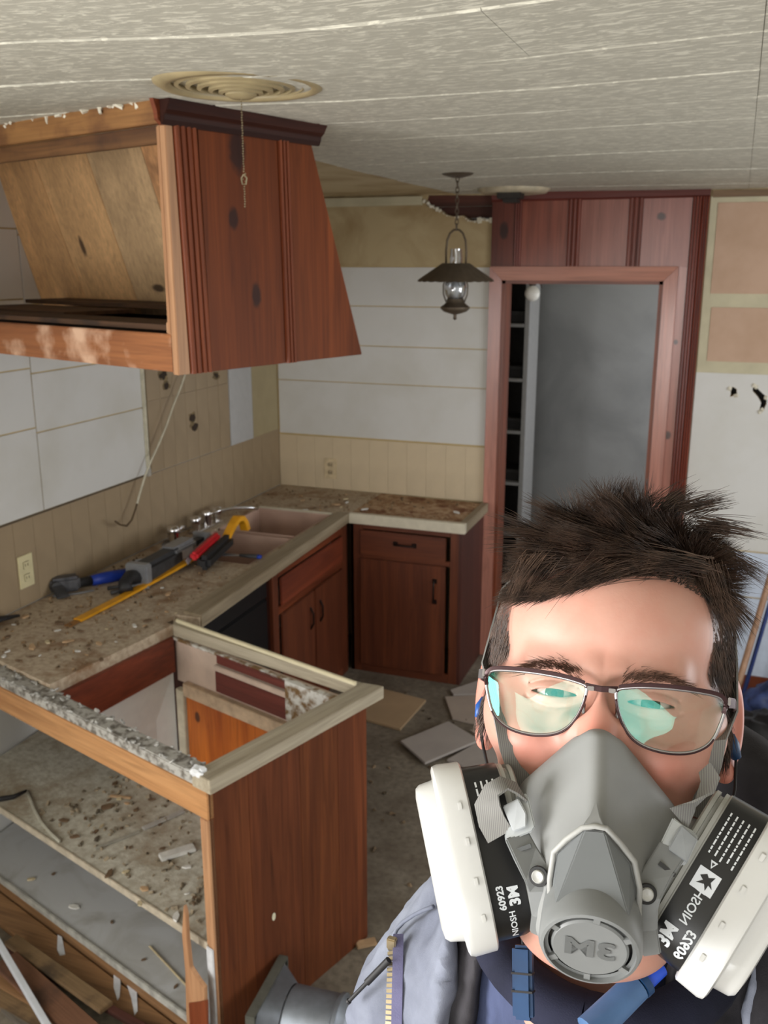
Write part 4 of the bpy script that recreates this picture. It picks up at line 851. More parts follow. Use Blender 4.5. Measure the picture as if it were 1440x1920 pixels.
for (y0, y1, z0, z1) in ((-.118, .118, 0.008, .014), (-.118, .118, .194, .2), (-.118, -.111, .014, .194), (.111, .118, .014, .194)): mb.box(-.13, -.103, y0, y1, z0, z1)
mb.build('square_flange', plain('dull_flange', srgb(96, 96, 88), .6, .4), db, bevel=.001)
MB().box(-.116, -.110, -.110, .110, .015, .193).build('insulation_face', mres.m, db)

# things glimpsed to the right of the head
p, q = ony(1450, 1062, 4.66), onz(1360, 1365, .0)
st = MB().tube([q, p], .016, 10).build('leaning_stick', wood('stick_wood', srgb(186, 150, 122), srgb(146, 108, 82), 'z', .5), None, smooth=60); tag(st, 'pale wooden pole leaning on the wall right of the doorway', 'pole')
p, q = ony(1453, 1100, 4.60), onz(1385, 1330, .0)
st = MB().tube([q, p], .010, 8).build('blue_rod', plain('dark_blue_rod', srgb(44, 62, 120), .5), None, smooth=60); tag(st, 'thin dark blue rod leaning beside the pale pole', 'rod')
def crumple(name, c, rad, mat, label, cat, amp=.25, seed=0, fr=3.0):
    b = bmesh.new(); bmesh.ops.create_icosphere(b, subdivisions=4, radius=1)
    for v in b.verts:
        n_ = mnoise.fractal(v.co*fr+Vector((seed*7.1, 0, 0)), 1.0, 2.0, 4); v.co *= 1+amp*n_; v.co.x *= rad[0]; v.co.y *= rad[1]; v.co.z = max(-rad[2]*.8, v.co.z*rad[2])
    me = bpy.data.meshes.new(name); b.to_mesh(me); b.free(); me.shade_smooth(); me.materials.append(mat); o = bpy.data.objects.new(name, me); COL.objects.link(o)
    o.location = (c[0], c[1], rad[2]*.8); tag(o, label, cat); return o
c = onz(1478, 1340, .12); crumple('blue_tarp', c, (.19, .14, .15), plain('blue_tarp_cloth', srgb(74, 92, 146), .5, var=.35, scale=9), 'crumpled blue tarp on the floor at the right edge', 'tarp')
c = onz(1445, 1392, .12); crumple('rubbish_bag', c, (.20, .14, .14), plain('black_bag_plastic', srgb(30, 30, 32), .35), 'black plastic bag on the floor in front of the blue tarp', 'bag', seed=2)
struct('baseboard_back', MB().box(X1+.02, XR, YB-.022, YB-.008, 0, .09), w_redx, bevel=.002)

# ================= THE PERSON =================
def rotm(a, b, c):
    ca, sa, cb, sb, cc, s_ = math.cos(a), math.sin(a), math.cos(b), math.sin(b), math.cos(c), math.sin(c)
    return np.array([[cc, -s_, 0], [s_, cc, 0], [0, 0, 1]]) @ np.array([[cb, 0, sb], [0, 1, 0], [-sb, 0, cb]]) @ np.array([[1, 0, 0], [0, ca, -sa], [0, sa, ca]])
RH = rotm(R(-11.155), R(-15.545), R(-4.225)); TH = np.array([.13297, -.11276, -.57155])
HW = B @ RH; HT = CAM+B @ TH          # head frame in the room: x to its side, y up the face, z out of the face
def l2w(p): return np.asarray(p) @ HW.T+HT
def w2l(p): return (np.asarray(p)-HT) @ HW
def hl(x, y, z):                         # measured pixel -> head-frame point at head-frame depth z
    o = HW.T @ (CAM-HT); d = HW.T @ ray(x, y); return o+d*(z-o[2])/d[2]
HM = Matrix([[*HW[i], HT[i]] for i in range(3)]+[[0, 0, 0, 1]])
PX, PY = -.05, .66

def ell(P, c, r):
    q = P-np.array(c); r = np.array(r); k0 = np.sqrt(((q/r)**2).sum(-1))+1e-9; k1 = np.sqrt(((q/r**2)**2).sum(-1))+1e-9
    return k0*(k0-1)/k1
def cap(P, a, b, ra, rb=None):
    rb = ra if rb is None else rb; a = np.array(a, float); b = np.array(b, float); ab = b-a; t = np.clip(((P-a) @ ab)/(ab @ ab), 0, 1)
    return np.linalg.norm(P-a-t[..., None]*ab, axis=-1)-(ra+(rb-ra)*t)
def smin(a, b, k): h = np.maximum(k-np.abs(a-b), 0)/k; return np.minimum(a, b)-h*h*k/4
def smax(a, b, k): return -smin(-a, -b, k)
MIR = np.array([-1, 1, 1.])
def head_sdf(P, lids=True):
    A = P.copy(); A[..., 0] = np.abs(A[..., 0])
    d = ell(P, (0, .036, -.092), (.080, .088, .098))
    d = smin(d, ell(P, (0, .046, -.053), (.066, .050, .062)), .02)
    d = smin(d, ell(P, (0, -.04, -.052), (.064, .075, .053)), .03)
    d = smin(d, ell(P, (0, -.098, -.045), (.054, .045, .055)), .03)
    d = smin(d, ell(P, (.005, -.133, -.012), (.047, .030, .035)), .02)
    d = smin(d, ell(A, (.037, -.031, -.019), (.025, .018, .023)), .016)
    d = smin(d, ell(A, (.058, -.014, -.042), (.018, .024, .026)), .02)
    d = smin(d, cap(A, (.010, .0155, .001), (.040, .018, -.010), .0085, .007), .012)
    d = smin(d, cap(P, (0, .010, .004), (0, -.036, .026), .0075, .0105), .014)
    d = smin(d, ell(A, (.013, -.020, .002), (.010, .016, .012)), .012)
    d = smax(d, -ell(A, (.0295, -.001, .0105), (.021, .0095, .0125)), .010)
    d = smax(d, -ell(A, (.012, .001, .012), (.006, .008, .008)), .010)
    if lids:
        e = np.linalg.norm(A-np.array([.0292, -.0005, -.0152]), axis=-1)-.0152
        d = smin(d, e, .004)
        s = np.clip((A[..., 0]-.0290)/.0150, -1, 1); yu = .0022*(1-s*s)-.0008; yl = -.0022*(1-s*s)-.0010
        slit = np.maximum(np.maximum(A[..., 1]-yu, yl-A[..., 1]), np.abs(A[..., 0]-.0290)-.0150)
        slit = np.maximum(slit, -.012-A[..., 2])
        d = np.maximum(d, -slit*.9)
        fold = np.abs(A[..., 1]-(.0065*(1-((A[..., 0]-.029)/.022)**2)+.0005)); d = d+.0009*np.exp(-(fold/.0011)**2)*(np.abs(A[..., 0]-.029) < .017)*(A[..., 2] > -.02)
        fold2 = np.abs(A[..., 1]+(.0085*(1-((A[..., 0]-.029)/.024)**2)+.001)); d = d+.0007*np.exp(-(fold2/.0012)**2)*(np.abs(A[..., 0]-.029) < .019)*(A[..., 2] > -.02)
    # ears
    E = A-np.array([.0815, -.006, -.086]); c, s_ = math.cos(R(28)), math.sin(R(28))
    E = np.stack([E[..., 0]*c+E[..., 2]*s_*1.0, E[..., 1], -E[..., 0]*s_+E[..., 2]*c], -1)
    ear = ell(E, (0, 0, 0), (.0065, .034, .020)); ear = smax(ear, -ell(E, (.006, .002, .002), (.0055, .024, .0125)), .004)
    ear = smin(ear, ell(E, (0, -.029, .003), (.0065, .010, .009)), .006)
    d = smin(d, ear, .008)
    d = smin(d, cap(P, (0, -.07, -.075), (0, -.20, -.150), .053, .052), .03)
    return d

def surf_nets(fn, lo, hi, h, name, mat, parent=None, block=12, newton=2, post=None):
    lo = np.array(lo, float); n = np.ceil((np.array(hi)-lo)/h).astype(int)+1; n = ((n-1)//block+1)*block+1
    F = np.full(tuple(n), 1.0, np.float32); nb = (n-1)//block
    I = np.stack(np.meshgrid(*[np.arange(k) for k in nb], indexing='ij'), -1).reshape(-1, 3)
    cen = lo+(I*block+block/2)*h; dc = fn(cen); rad = block*h*.87*1.25+.006
    act = np.abs(dc) < rad
    for (i, j, k), dd in zip(I[~act], dc[~act]):
        F[i*block:(i+1)*block+1, j*block:(j+1)*block+1, k*block:(k+1)*block+1] = 1 if dd > 0 else -1
    g = np.stack(np.meshgrid(*[np.arange(block+1)]*3, indexing='ij'), -1)*h
    IA = I[act]
    for s in range(0, len(IA), 64):
        ch = IA[s:s+64]; P = lo+ch[:, None, None, None, :]*block*h+g[None]
        V = fn(P.reshape(-1, 3)).reshape(P.shape[:-1])
        for (i, j, k), v in zip(ch, V): F[i*block:(i+1)*block+1, j*block:(j+1)*block+1, k*block:(k+1)*block+1] = v
    S = F < 0; c = np.zeros(tuple(n-1), np.int8)
    for a in (0, 1):
        for b in (0, 1):
            for d in (0, 1): c += S[a:n[0]-1+a, b:n[1]-1+b, d:n[2]-1+d]
    idx = np.argwhere((c > 0) & (c < 8)); vid = np.full(tuple(n-1), -1, np.int64); vid[tuple(idx.T)] = np.arange(len(idx))
    acc = np.zeros((len(idx), 3)); cnt = np.zeros(len(idx))
    for ax in range(3):
        o1, o2 = [x for x in range(3) if x != ax]
        for a in (0, 1):
            for b in (0, 1):
                q0 = idx.copy(); q0[:, o1] += a; q0[:, o2] += b; q1 = q0.copy(); q1[:, ax] += 1
                f0 = F[tuple(q0.T)]; f1 = F[tuple(q1.T)]; m = (f0 < 0) != (f1 < 0); t = np.where(m, f0/(f0-f1+1e-12), 0)
                p = q0.astype(float); p[:, ax] += t; acc[m] += p[m]; cnt[m] += 1
    V = lo+acc/cnt[:, None]*h; faces = []
    for ax in range(3):
        o1, o2 = [(1, 2), (2, 0), (0, 1)][ax]; sl = [slice(1, k-1) for k in n]; sl[ax] = slice(0, n[ax]-1)
        s2 = list(sl); s2[ax] = slice(1, n[ax])
        d = S[tuple(sl)] != S[tuple(s2)]; e = np.argwhere(d)+np.array([s.start for s in sl]); ins = S[tuple(e.T)]
        def v(a, b): q = e.copy(); q[:, o1] -= a; q[:, o2] -= b; return vid[tuple(q.T)]
        Q = np.stack([v(1, 1), v(0, 1), v(0, 0), v(1, 0)], -1); Q[~ins] = Q[~ins][:, ::-1]; faces.append(Q)
    Q = np.concatenate(faces); Q = Q[(Q >= 0).all(1)]
    for _ in range(newton):
        f0 = fn(V); G = np.stack([(fn(V+np.eye(3)[a]*h*.5)-fn(V-np.eye(3)[a]*h*.5))/h for a in range(3)], -1)
        step = -f0[:, None]*G/((G**2).sum(1)+.2)[:, None]; ln = np.linalg.norm(step, axis=1, keepdims=True); V = V+step*np.minimum(1, h*.5/(ln+1e-9))
    G = np.stack([(fn(V+np.eye(3)[a]*h*.5)-fn(V-np.eye(3)[a]*h*.5))/h for a in range(3)], -1); Nn = G/(np.linalg.norm(G, axis=1, keepdims=True)+1e-9)
    if post is not None: V = post(V, Nn)
    return np_mesh(name, V, Q, mat, parent), V, Nn, Q
def np_mesh(name, V, Q, mat, parent=None, smooth=True):
    me = bpy.data.meshes.new(name); k = Q.shape[1]
    me.vertices.add(len(V)); me.vertices.foreach_set('co', np.asarray(V, np.float32).ravel()); me.loops.add(Q.size); me.loops.foreach_set('vertex_index', Q.astype(np.int32).ravel())
    me.polygons.add(len(Q)); me.polygons.foreach_set('loop_start', (np.arange(len(Q))*k).astype(np.int32)); me.polygons.foreach_set('loop_total', np.full(len(Q), k, np.int32))
    me.update(calc_edges=True); me.validate()
    if smooth: me.shade_smooth()
    me.materials.append(mat); o = bpy.data.objects.new(name, me); COL.objects.link(o)
    if parent: o.parent = parent
    return o
def vcol(o, name, C):
    a = o.data.color_attributes.new(name, 'FLOAT_COLOR', 'POINT'); C = np.concatenate([C, np.ones((len(C), 1))], 1).astype(np.float32); a.data.foreach_set('color', C.ravel())
per = thing('person', 'man in glasses and a grey half-mask respirator, looking up, dark tousled hair, grey-blue work jacket', 'person', (PX, PY, 0))
PM = Matrix.Translation((-PX, -PY, 0))
def to_person(o): o.parent = per; o.matrix_local = PM @ HM; return o

# --- head and neck
sk = Mat('skin', .48, 0, .45); at = sk.n('ShaderNodeVertexColor'); at.layer_name = 'tone'
nz = sk.noise(420, 3); nz2 = sk.noise(60, 4)
sk.col(sk.mix(sk.math('MULTIPLY', sk.grey(nz2, .4, .7), .18), at.outputs[0], srgb(190, 110, 92))); sk.bump(nz, .10, .0006)
sk.b.inputs['Subsurface Weight'].default_value = .12; sk.b.inputs['Subsurface Radius'].default_value = (.012, .005, .003); sk.b.inputs['Subsurface Scale'].default_value = .6
def hairmask(P):
    x, y, z = P[:, 0], P[:, 1], P[:, 2]; ax = np.abs(x)
    fr = .072+.010*np.sin(x*45+.4)-.10*np.maximum(-x-.03, 0)      # hairline height on the forehead
    top = (y > fr) & ((z > -.02) | (y > .05))
    side = (z < -.024-.18*np.maximum(0, .03-y)) & (y > .0) & (ax > .05)
    burn = (z < -.040) & (z > -.068) & (y > -.026) & (ax > .06)
    back = (z < -.098) & (y > -.062) & (z > -.22) & (y > -.35-z*3*0) & ~((y < -.02) & (z > -.12))
    earzone = (ax > .079) & (np.abs(y+.006) < .045) & (z > -.112) & (z < -.062)
    return (top | side | burn | back) & ~earzone
ho, HV, HN, HQ = surf_nets(head_sdf, (-.098, -.26, -.225), (.098, .135, .05), .00125, 'body', sk.m)
x, y, z = HV.T
base = np.array(srgb(194, 147, 131)[:3]); red = np.array(srgb(206, 120, 104)[:3]); dark = np.array(srgb(150, 100, 82)[:3]); hairc = np.array(srgb(48, 34, 28)[:3])
C = np.tile(base, (len(HV), 1))
w_ = np.exp(-(((np.abs(x)-.038)/.02)**2+((y+.036)/.016)**2))*.45+np.exp(-((x/.013)**2+((y+.024)/.018)**2))*.5+(np.abs(x) > .078)*.6*(y < .04)
C = C*(1-w_[:, None])+red*w_[:, None]
w_ = np.clip((-.062-y)/.02, 0, 1)*(z > -.09)*.25; C = C*(1-w_[:, None])+dark*w_[:, None]
e_ = np.exp(-(((np.abs(x)-.029)/.016)**2+((y-.001)/.0055)**2))*.35*(z > -.02); C = C*(1-e_[:, None])+red*.75*e_[:, None]
hm_ = np.zeros(len(HV))
for dx_, dy_, dz_ in ((0, 0, 0), (.003, 0, 0), (-.003, 0, 0), (0, .004, 0), (0, -.004, 0), (0, .007, 0), (0, -.007, 0), (0, 0, .004), (0, 0, -.004), (.002, .003, .003), (-.002, -.003, -.003)): hm_ += hairmask(HV+np.array([dx_, dy_, dz_]))
hm_ = (hm_/11)[:, None]*.90; C = C*(1-hm_)+hairc*hm_
vcol(ho, 'tone', C); to_person(ho)

# --- eyes
m_eyew = plain('eye_white', srgb(186, 172, 164), .15, var=.03); m_iris = plain('iris_green_brown', srgb(58, 52, 36), .1, var=.2, scale=300); m_pup = plain('pupil', srgb(12, 12, 12), .08)
for s in (-1, 1):
    Mx = np.eye(3); ey = MB().lathe([(.012*math.sin(math.pi*k/24)+1e-5, .012*math.cos(math.pi*k/24)) for k in range(25)], 32).build('eye', m_eyew, None, smooth=180)
    ey.parent = per; ey.matrix_local = PM @ HM @ Matrix.Translation((s*.0288, -.0012, -.0130))
    MB().lathe([(.0001, .01212), (.003, .01196), (.0056, .0110), (.0058, .0107)], 28).build('iris', m_iris, ey, smooth=180)
    MB().lathe([(.0001, .01225), (.0012, .01220), (.0021, .0120)], 20).build('pupil', m_pup, ey, smooth=180)

# --- hair strands
m_hair = Mat('dark_brown_hair', .38, 0, .5); m_hair.col(m_hair.mix(m_hair.grey(m_hair.noise(90, 2, (1, 1, 1)), .35, .7), srgb(84, 64, 52), srgb(40, 30, 26))); m_hair = m_hair.m
def strands(name, roots, dirs, nrm, L_, mat, r0=.00034, seg=6, lift=.5, droop=.25, parent=None):
    n = len(roots); t = np.linspace(0, 1, seg)[None, :, None]
    path = roots[:, None]+nrm[:, None]*(L_[:, None, None]*lift*(t-.35*t*t))+dirs[:, None]*(L_[:, None, None]*(t**1.25))
    path[..., 1] -= droop*L_[:, None]*(t[..., 0]**2)*.4
    T = np.gradient(path, axis=1); T /= np.linalg.norm(T, axis=2, keepdims=True)+1e-9
    a = np.cross(T, np.array([.3, .2, .93])); a /= np.linalg.norm(a, axis=2, keepdims=True)+1e-9; b = np.cross(T, a)
    rr = (r0*(1-.85*t**1.5))
    ring = [path+rr*(a*math.cos(q)+b*math.sin(q)) for q in (0, 2.094, 4.189)]
    V = np.stack(ring, 2).reshape(-1, 3); base_ = (np.arange(n)*seg*3)[:, None, None]+(np.arange(seg-1)*3)[None, :, None]; k = np.arange(3)[None, None, :]; k2 = (k+1) % 3
    Q = np.stack([base_+k, base_+k2, base_+3+k2, base_+3+k], -1).reshape(-1, 4)
    o = np_mesh(name, V, Q, mat); o['kind'] = 'stuff'; return to_person(o)
def sample_roots(mask, n, seed=3):
    r_ = np.random.default_rng(seed); fm = mask[HQ].all(1); q = HQ[fm]; ar = np.linalg.norm(np.cross(HV[q[:, 1]]-HV[q[:, 0]], HV[q[:, 3]]-HV[q[:, 0]]), axis=1)
    s = r_.choice(len(q), n, p=ar/ar.sum()); u, v = r_.random((2, n, 1)); qq = q[s]
    return HV[qq[:, 0]]*(1-u)*(1-v)+HV[qq[:, 1]]*u*(1-v)+HV[qq[:, 2]]*u*v+HV[qq[:, 3]]*(1-u)*v, HN[qq[:, 0]]
def unit(v): return v/(np.linalg.norm(v, axis=-1, keepdims=True)+1e-9)
NS = 24000
rt, nn = sample_roots(hairmask(HV), NS)
x, y, z = rt.T; topness = np.clip((y-.060)/.035, 0, 1); front = np.clip((z+.075)/.05, 0, 1)*topness
D = np.zeros((NS, 3)); D[:] = (0, -.85, -.45)                                     # sides lie down and back
side_w = (1-topness)[:, None]
Df = np.stack([-.80+np.clip(x-.0, -.05, .07)*6, .02+0*x-np.clip(-x, 0, .05)*4, .55+0*x], -1)      # fringe swept to one side
Dr = np.stack([.75+0*x, .15+0*x, .25+0*x], -1)                                     # stands out on the other side
Db = np.stack([.35+0*x, .25+0*x, .2+0*x], -1)
wr = np.clip((x-.048)/.022, 0, 1)[:, None]
Dt = Df*front[:, None]+Db*(1-front)[:, None]; Dt = Dt*(1-wr)+Dr*wr
wl_ = (np.clip((-x-.035)/.02, 0, 1)*(y > .08))[:, None]; Dt = Dt*(1-wl_)+np.array([-.30, .20, .45])*wl_
D = D*side_w+Dt*(1-side_w)
# clumps
nc = 420; ci = rng.choice(NS, nc, replace=False); cd_ = unit(rng.normal(size=(nc, 3))); near = np.empty(NS, int)
for s in range(0, NS, 3000): near[s:s+3000] = ((rt[s:s+3000, None]-rt[ci][None])**2).sum(2).argmin(1)
D = unit(D)+cd_[near]*(.12+.28*topness[:, None])+rng.normal(size=(NS, 3))*.08
Ls = .013+.004*rng.random(NS)+topness*(.008+.012*front*(1-wl_[:, 0])+.004*wr[:, 0])+(rng.random(nc)[near])*.006*topness
Ls[(z < -.13)] *= .8; Ls *= 1-.45*wl_[:, 0]
pull_ = (rt[ci][near]-rt)*(topness[:, None]*.75)/Ls[:, None]; D = D+pull_
tang = D-nn*np.maximum(0, -(D*nn).sum(1))[:, None]*1.05
strands('hair', rt, tang, nn, Ls, m_hair, lift=.36, droop=.25)
# spiky tufts standing from the parting and the side
tr, td, tl = [], [], []
for (px, py, zz, dx, dy, dz, L1, cnt) in ((1055, 975, -.05, -.7, .45, .2, .020, 40), (1080, 955, -.05, -.3, .8, .1, .018, 40), (1025, 1000, -.05, -.75, .5, .2, .016, 30), (1310, 945, -.06, .8, .35, 0, .018, 80), (1345, 985, -.06, 1, .0, 0, .020, 90), (1365, 1045, -.06, .9, -.35, 0, .022, 90), (1260, 935, -.06, .6, .6, 0, .014, 60),
                                          (1200, 1065, .0, -.9, -.25, .2, .03, 120), (1150, 1075, .0, -.85, -.35, .2, .024, 110), (1110, 1075, 0, -.75, -.6, .2, .017, 90), (1280, 1055, -.005, -.8, .05, .3, .03, 110), (1010, 1060, -.005, -.55, -.75, .2, .014, 70), (985, 1080, -.01, -.35, -.9, .2, .014, 70), (1340, 1090, -.03, .3, -.9, .1, .02, 90)):
    c = hl(px, py, zz); d = unit(np.array([dx, dy, dz])); q = c[None]+rng.normal(size=(cnt, 3))*np.array([.005, .003, .003])-d*.010
    tr.append(q); td.append(unit(d+rng.normal(size=(cnt, 3))*.13+(c+d*L1*1.3-q)*14)); tl.append(np.full(cnt, L1)*(.7+.6*rng.random(cnt))+.010)
tr, td, tl = np.concatenate(tr), np.concatenate(td), np.concatenate(tl)
strands('hair_tufts', tr, td, np.zeros_like(tr)+np.array([0, .3, .5]), tl, m_hair, lift=.12, droop=.3)
# fine fringe breaking up the hairline
q_ = sample_roots((np.abs(HV[:, 1]-(.0735+.010*np.sin(HV[:, 0]*45+.4)-.10*np.maximum(-HV[:, 0]-.03, 0))) < .007) & (HV[:, 2] > -.035), 2600, 9)
n_ = len(q_[0]); cl = np.sin(q_[0][:, 0]*420)[:, None]
strands('fringe', q_[0]+q_[1]*.0005, np.stack([-.85+.35*cl[:, 0]+rng.normal(size=n_)*.12, -.42+.25*cl[:, 0]+rng.normal(size=n_)*.12, .12+0*cl[:, 0]], 1), q_[1], .006+.010*rng.random(n_)*(1+.6*cl[:, 0]), m_hair, r0=.00030, seg=5, lift=.16, droop=.2)
# eyebrows
br, bd, bl = [], [], []
for s in (-1, 1):
    n = 330; t = rng.random(n); xs = .011+.041*t; ys_ = .0108+.0052*np.sin(t*2.5)-.0035*t**3+rng.normal(size=n)*(.0023-.0012*t)
    q = np.stack([s*xs, ys_, np.full(n, .02)], 1)
    for _ in range(30):
        d_ = head_sdf(q); q[:, 2] -= d_*.9
    br.append(q); bd.append(np.stack([s*(.5+.5*t), .55-.75*t, np.full(n, .1)], 1)+rng.normal(size=(n, 3))*.12); bl.append(.0065+.003*rng.random(n))
strands('eyebrows', np.concatenate(br), np.concatenate(bd), np.tile([0, 0, 1.], (660, 1)), np.concatenate(bl), plain('brow_hair', srgb(96, 68, 54), .6), r0=.0002, seg=4, lift=.3)

# --- clothes
def torso(P):
    d = cap(P, (-.160, .66, 1.465), (.115, .66, 1.49), .065)
    d = smin(d, ell(P, (-.04, .655, 1.26), (.17, .128, .30)), .08)
    d = smin(d, cap(P, (-.055, .605, 1.635), (-.055, .66, 1.46), .070, .10), .06)
    d = smin(d, cap(P, (-.105, .66, 1.60), (-.180, .66, 1.465), .050), .04)
    d = smin(d, cap(P, (.02, .66, 1.60), (.14, .66, 1.47), .052), .04)
    return smin(d, ell(P, (-.05, .66, 1.0), (.165, .12, .25)), .08)
def arms(P):
    d = smin(cap(P, (-.178, .66, 1.455), (-.245, .68, 1.18), .072, .062), cap(P, (-.245, .68, 1.18), (-.19, .56, .98), .060, .052), .03)
    return np.minimum(d, smin(cap(P, (.135, .66, 1.47), (.20, .67, 1.18), .072, .062), cap(P, (.20, .67, 1.18), (.115, .56, .98), .060, .052), .03))
neckcut = lambda P, r: cap(P, (-.055, .60, 1.75), (-.055, .64, 1.45), r)
def wedge(P, x0, x1): return np.maximum(np.maximum(x0-P[:, 0], P[:, 0]-x1), P[:, 1]-.64)
def shirt_sdf(P): return smax(torso(P), P[:, 2]-1.66, .01)
def lin_sdf(P): return smax(smax(smax(torso(P)-.016, -wedge(P, -.137+.06*(P[:, 2]-1.6), -.004), .008), -neckcut(P, .074), .01), np.maximum(.80-P[:, 2], P[:, 2]-1.70), .01)
def jac_sdf(P):
    d = smin(torso(P)-.030, arms(P), .04)
    d = smax(smax(d, -wedge(P, -.160-.05*(1.62-P[:, 2])*0, .046), .008), -neckcut(P, .088), .012)
    return smax(d, .74-P[:, 2], .01)
def wrinkle(amp, fr, seed):
    def f(V, N):
        n = np.array([mnoise.fractal(Vector((v[0]*fr+seed, v[1]*fr, v[2]*fr*.7)), .9, 2.0, 4) for v in V]); return V+N*(amp*n)[:, None]
    return f
def cloth(name, c1_, c2_, rough=.85, sc=14, bump=.3):
    m = Mat(name, rough, 0, .2); m.col(m.mix(m.grey(m.noise(sc, 6, dist=.4), .38, .66), c1_, c2_)); m.bump(m.noise(900, 2), bump, .0008); return m.m
m_navy = cloth('navy_sweatshirt', srgb(74, 82, 112), srgb(50, 56, 80)); m_char = cloth('charcoal_fleece', srgb(62, 60, 64), srgb(36, 35, 38), .95); m_jack = cloth('grey_blue_jacket_cloth', srgb(138, 143, 157), srgb(102, 106, 120), .8, 9)
m_coll = cloth('dark_navy_collar', srgb(36, 38, 56), srgb(24, 26, 40))
def pobj(o): o.parent = per; o.location = (-PX, -PY, 0); return o
lo, hi = (-.40, .46, .72), (.32, .84, 1.72)
for nm, fn, mt, h, am, fr, sd in (('sweatshirt', shirt_sdf, m_navy, .008, .006, 14, 1), ('fleece_lining', lin_sdf, m_char, .007, .003, 30, 2), ('jacket', jac_sdf, m_jack, .006, .011, 13, 3)):
    o, V, Nn, Q = surf_nets(fn, lo, hi, h, nm, mt, post=wrinkle(am, fr, sd)); pobj(o)
def hit(px, py, fn, off=0.0):
    d = ray(px, py); d = d/np.linalg.norm(d); t = .3
    for _ in range(80):
        s = fn((CAM+d*t)[None])[0]-off; t += s*.8
        if abs(s) < 1e-4: break
    return CAM+d*t
def shape(mb, name, mat, parent=None, **k):
    o = mb.build(name, mat, None, **k); o.parent = parent or per
    if parent is None: o.location = (-PX, -PY, 0)
    return o
# collar standing round the neck, hood bunched behind
ring = []
for k in range(40):
    q = 2*math.pi*k/40; ring.append((-.052+.083*math.sin(q), .592-.086*math.cos(q), 1.638+.020*(1-math.cos(q))*1.0-.004*math.sin(q)))
shape(MB().tube(ring+[ring[0]], .0165, 12, cap=False), 'collar', m_coll, smooth=180)
hood_p = [(.085, .52, 1.56), (.082, .60, 1.640), (.072, .68, 1.692), (.02, .745, 1.70), (-.06, .77, 1.68), (-.13, .73, 1.64), (-.155, .66, 1.60)]
hp = []
for i in range(len(hood_p)-1):
    for t in np.linspace(0, 1, 6)[:-1]: hp.append(np.array(hood_p[i])*(1-t)+np.array(hood_p[i+1])*t+rng.normal(size=3)*.001)
shape(MB().tube(hp, [.02+.022*math.sin(math.pi*min(1, (i+3)/(len(hp)+2))) for i in range(len(hp))], 14), 'hood', m_char, smooth=180)
# trousers and boots
def legs(P):
    d = ell(P, (-.05, .665, .90), (.165, .12, .16))
    for s in (-1, 1): d = smin(d, cap(P, (-.05+s*.085, .665, .88), (-.05+s*.10, .67, .12), .092, .068), .05)
    return smax(d, .07-P[:, 2], .01)
o, *_ = surf_nets(legs, (-.26, .50, .03), (.16, .82, 1.06), .012, 'trousers', cloth('dark_trousers', srgb(70, 74, 84), srgb(48, 50, 58)), post=wrinkle(.006, 9, 5)); pobj(o)
for s in (-1, 1):
    fn = lambda P, s=s: np.maximum(smin(cap(P, (-.05+s*.10, .68, .06), (-.05+s*.115, .51, .045), .055, .045), cap(P, (-.05+s*.10, .675, .05), (-.05+s*.10, .675, .13), .055), .04), .002-P[:, 2])
    o, *_ = surf_nets(fn, (-.28, .42, -.01), (.18, .78, .2), .008, 'boot', plain('brown_boot', srgb(92, 66, 44), .6)); pobj(o)
# zipper, seams, zip cord
m_teeth = plain('brass_teeth', srgb(196, 180, 150), .3, .8); m_tape = cloth('lilac_zip_tape', srgb(126, 124, 158), srgb(104, 102, 134))
jo = lambda P: jac_sdf(P)
zp = [hit(735+(728-735)*t, 1768+230*t, jo, .0035) for t in np.linspace(0, 1, 24)]
mb = MB()
for i in range(23):
    for t in (0,):
        c = zp[i]*(1-t)+zp[i+1]*t; d = unit(zp[i+1]-zp[i]); sx = unit(np.cross(d, [0, -1, .4])); mb.obox(c, np.stack([sx, d, np.cross(sx, d)], 1), .0030, .0013, .0016)
shape(mb, 'zipper_teeth', m_teeth)
tp = [hit(747+(742-747)*t, 1752+246*t, jo, .0015) for t in np.linspace(0, 1, 30)]
shape(MB().ribbon(tp, .0085, (1, .2, 0), .0016), 'zipper_tape', m_tape)
sm = [hit(x_, y_, jo, .0008) for x_, y_ in ((812, 1700), (795, 1706), (775, 1716), (757, 1728), (744, 1742), (738, 1756))]
shape(MB().tube(sm, .0018, 6), 'flap_seam', m_jack, smooth=180)
c = hit(735, 1768, jo, .006); shape(MB().obox(c, np.eye(3), .004, .003, .005), 'zip_stop', m_teeth, bevel=.001)
a0 = hit(729, 1800, jo, .008); b0 = a0+(ony(655, 1876, a0[1]-.01)-a0); mid = a0*.45+b0*.55
shape(MB().tube([a0, mid], .0030, 8).tube([mid, b0], .0018, 8).tube([b0, b0+(b0-mid)*.08], .0024, 8), 'zip_cord', m_blk, smooth=60)

# ---- neckband earphones: blue ear pieces, cords, two collar modules
nb = thing('neckband_earplugs', 'blue and black corded ear plugs with two blue modules hanging at the collar', 'ear plugs', (PX, PY, 0))
nb.location = (HT[0], HT[1], HT[2]-.2); NBI = np.array([HT[0], HT[1], HT[2]-.2])
def nobj(mb, name, mat, **k):
    mb.v = [tuple(np.array(v)-NBI) for v in mb.v]; return mb.build(name, mat, nb, **k)
m_bl = plain('blue_silicone', srgb(32, 84, 160), .4, var=.1); m_bd = plain('dark_teal_blue', srgb(24, 62, 104), .45, var=.15); m_bs = plain('slate_blue', srgb(74, 108, 152), .4, var=.12); m_vb = plain('vivid_blue', srgb(36, 84, 214), .35)
W = lambda x_, y_, z_: l2w(hl(x_, y_, z_))
e1 = [W(908, 1308, -.078), W(902, 1325, -.076), W(897, 1345, -.074)]
nobj(MB().tube(e1, [.002, .0042, .0028], 10), 'ear_piece', m_bl, smooth=180)
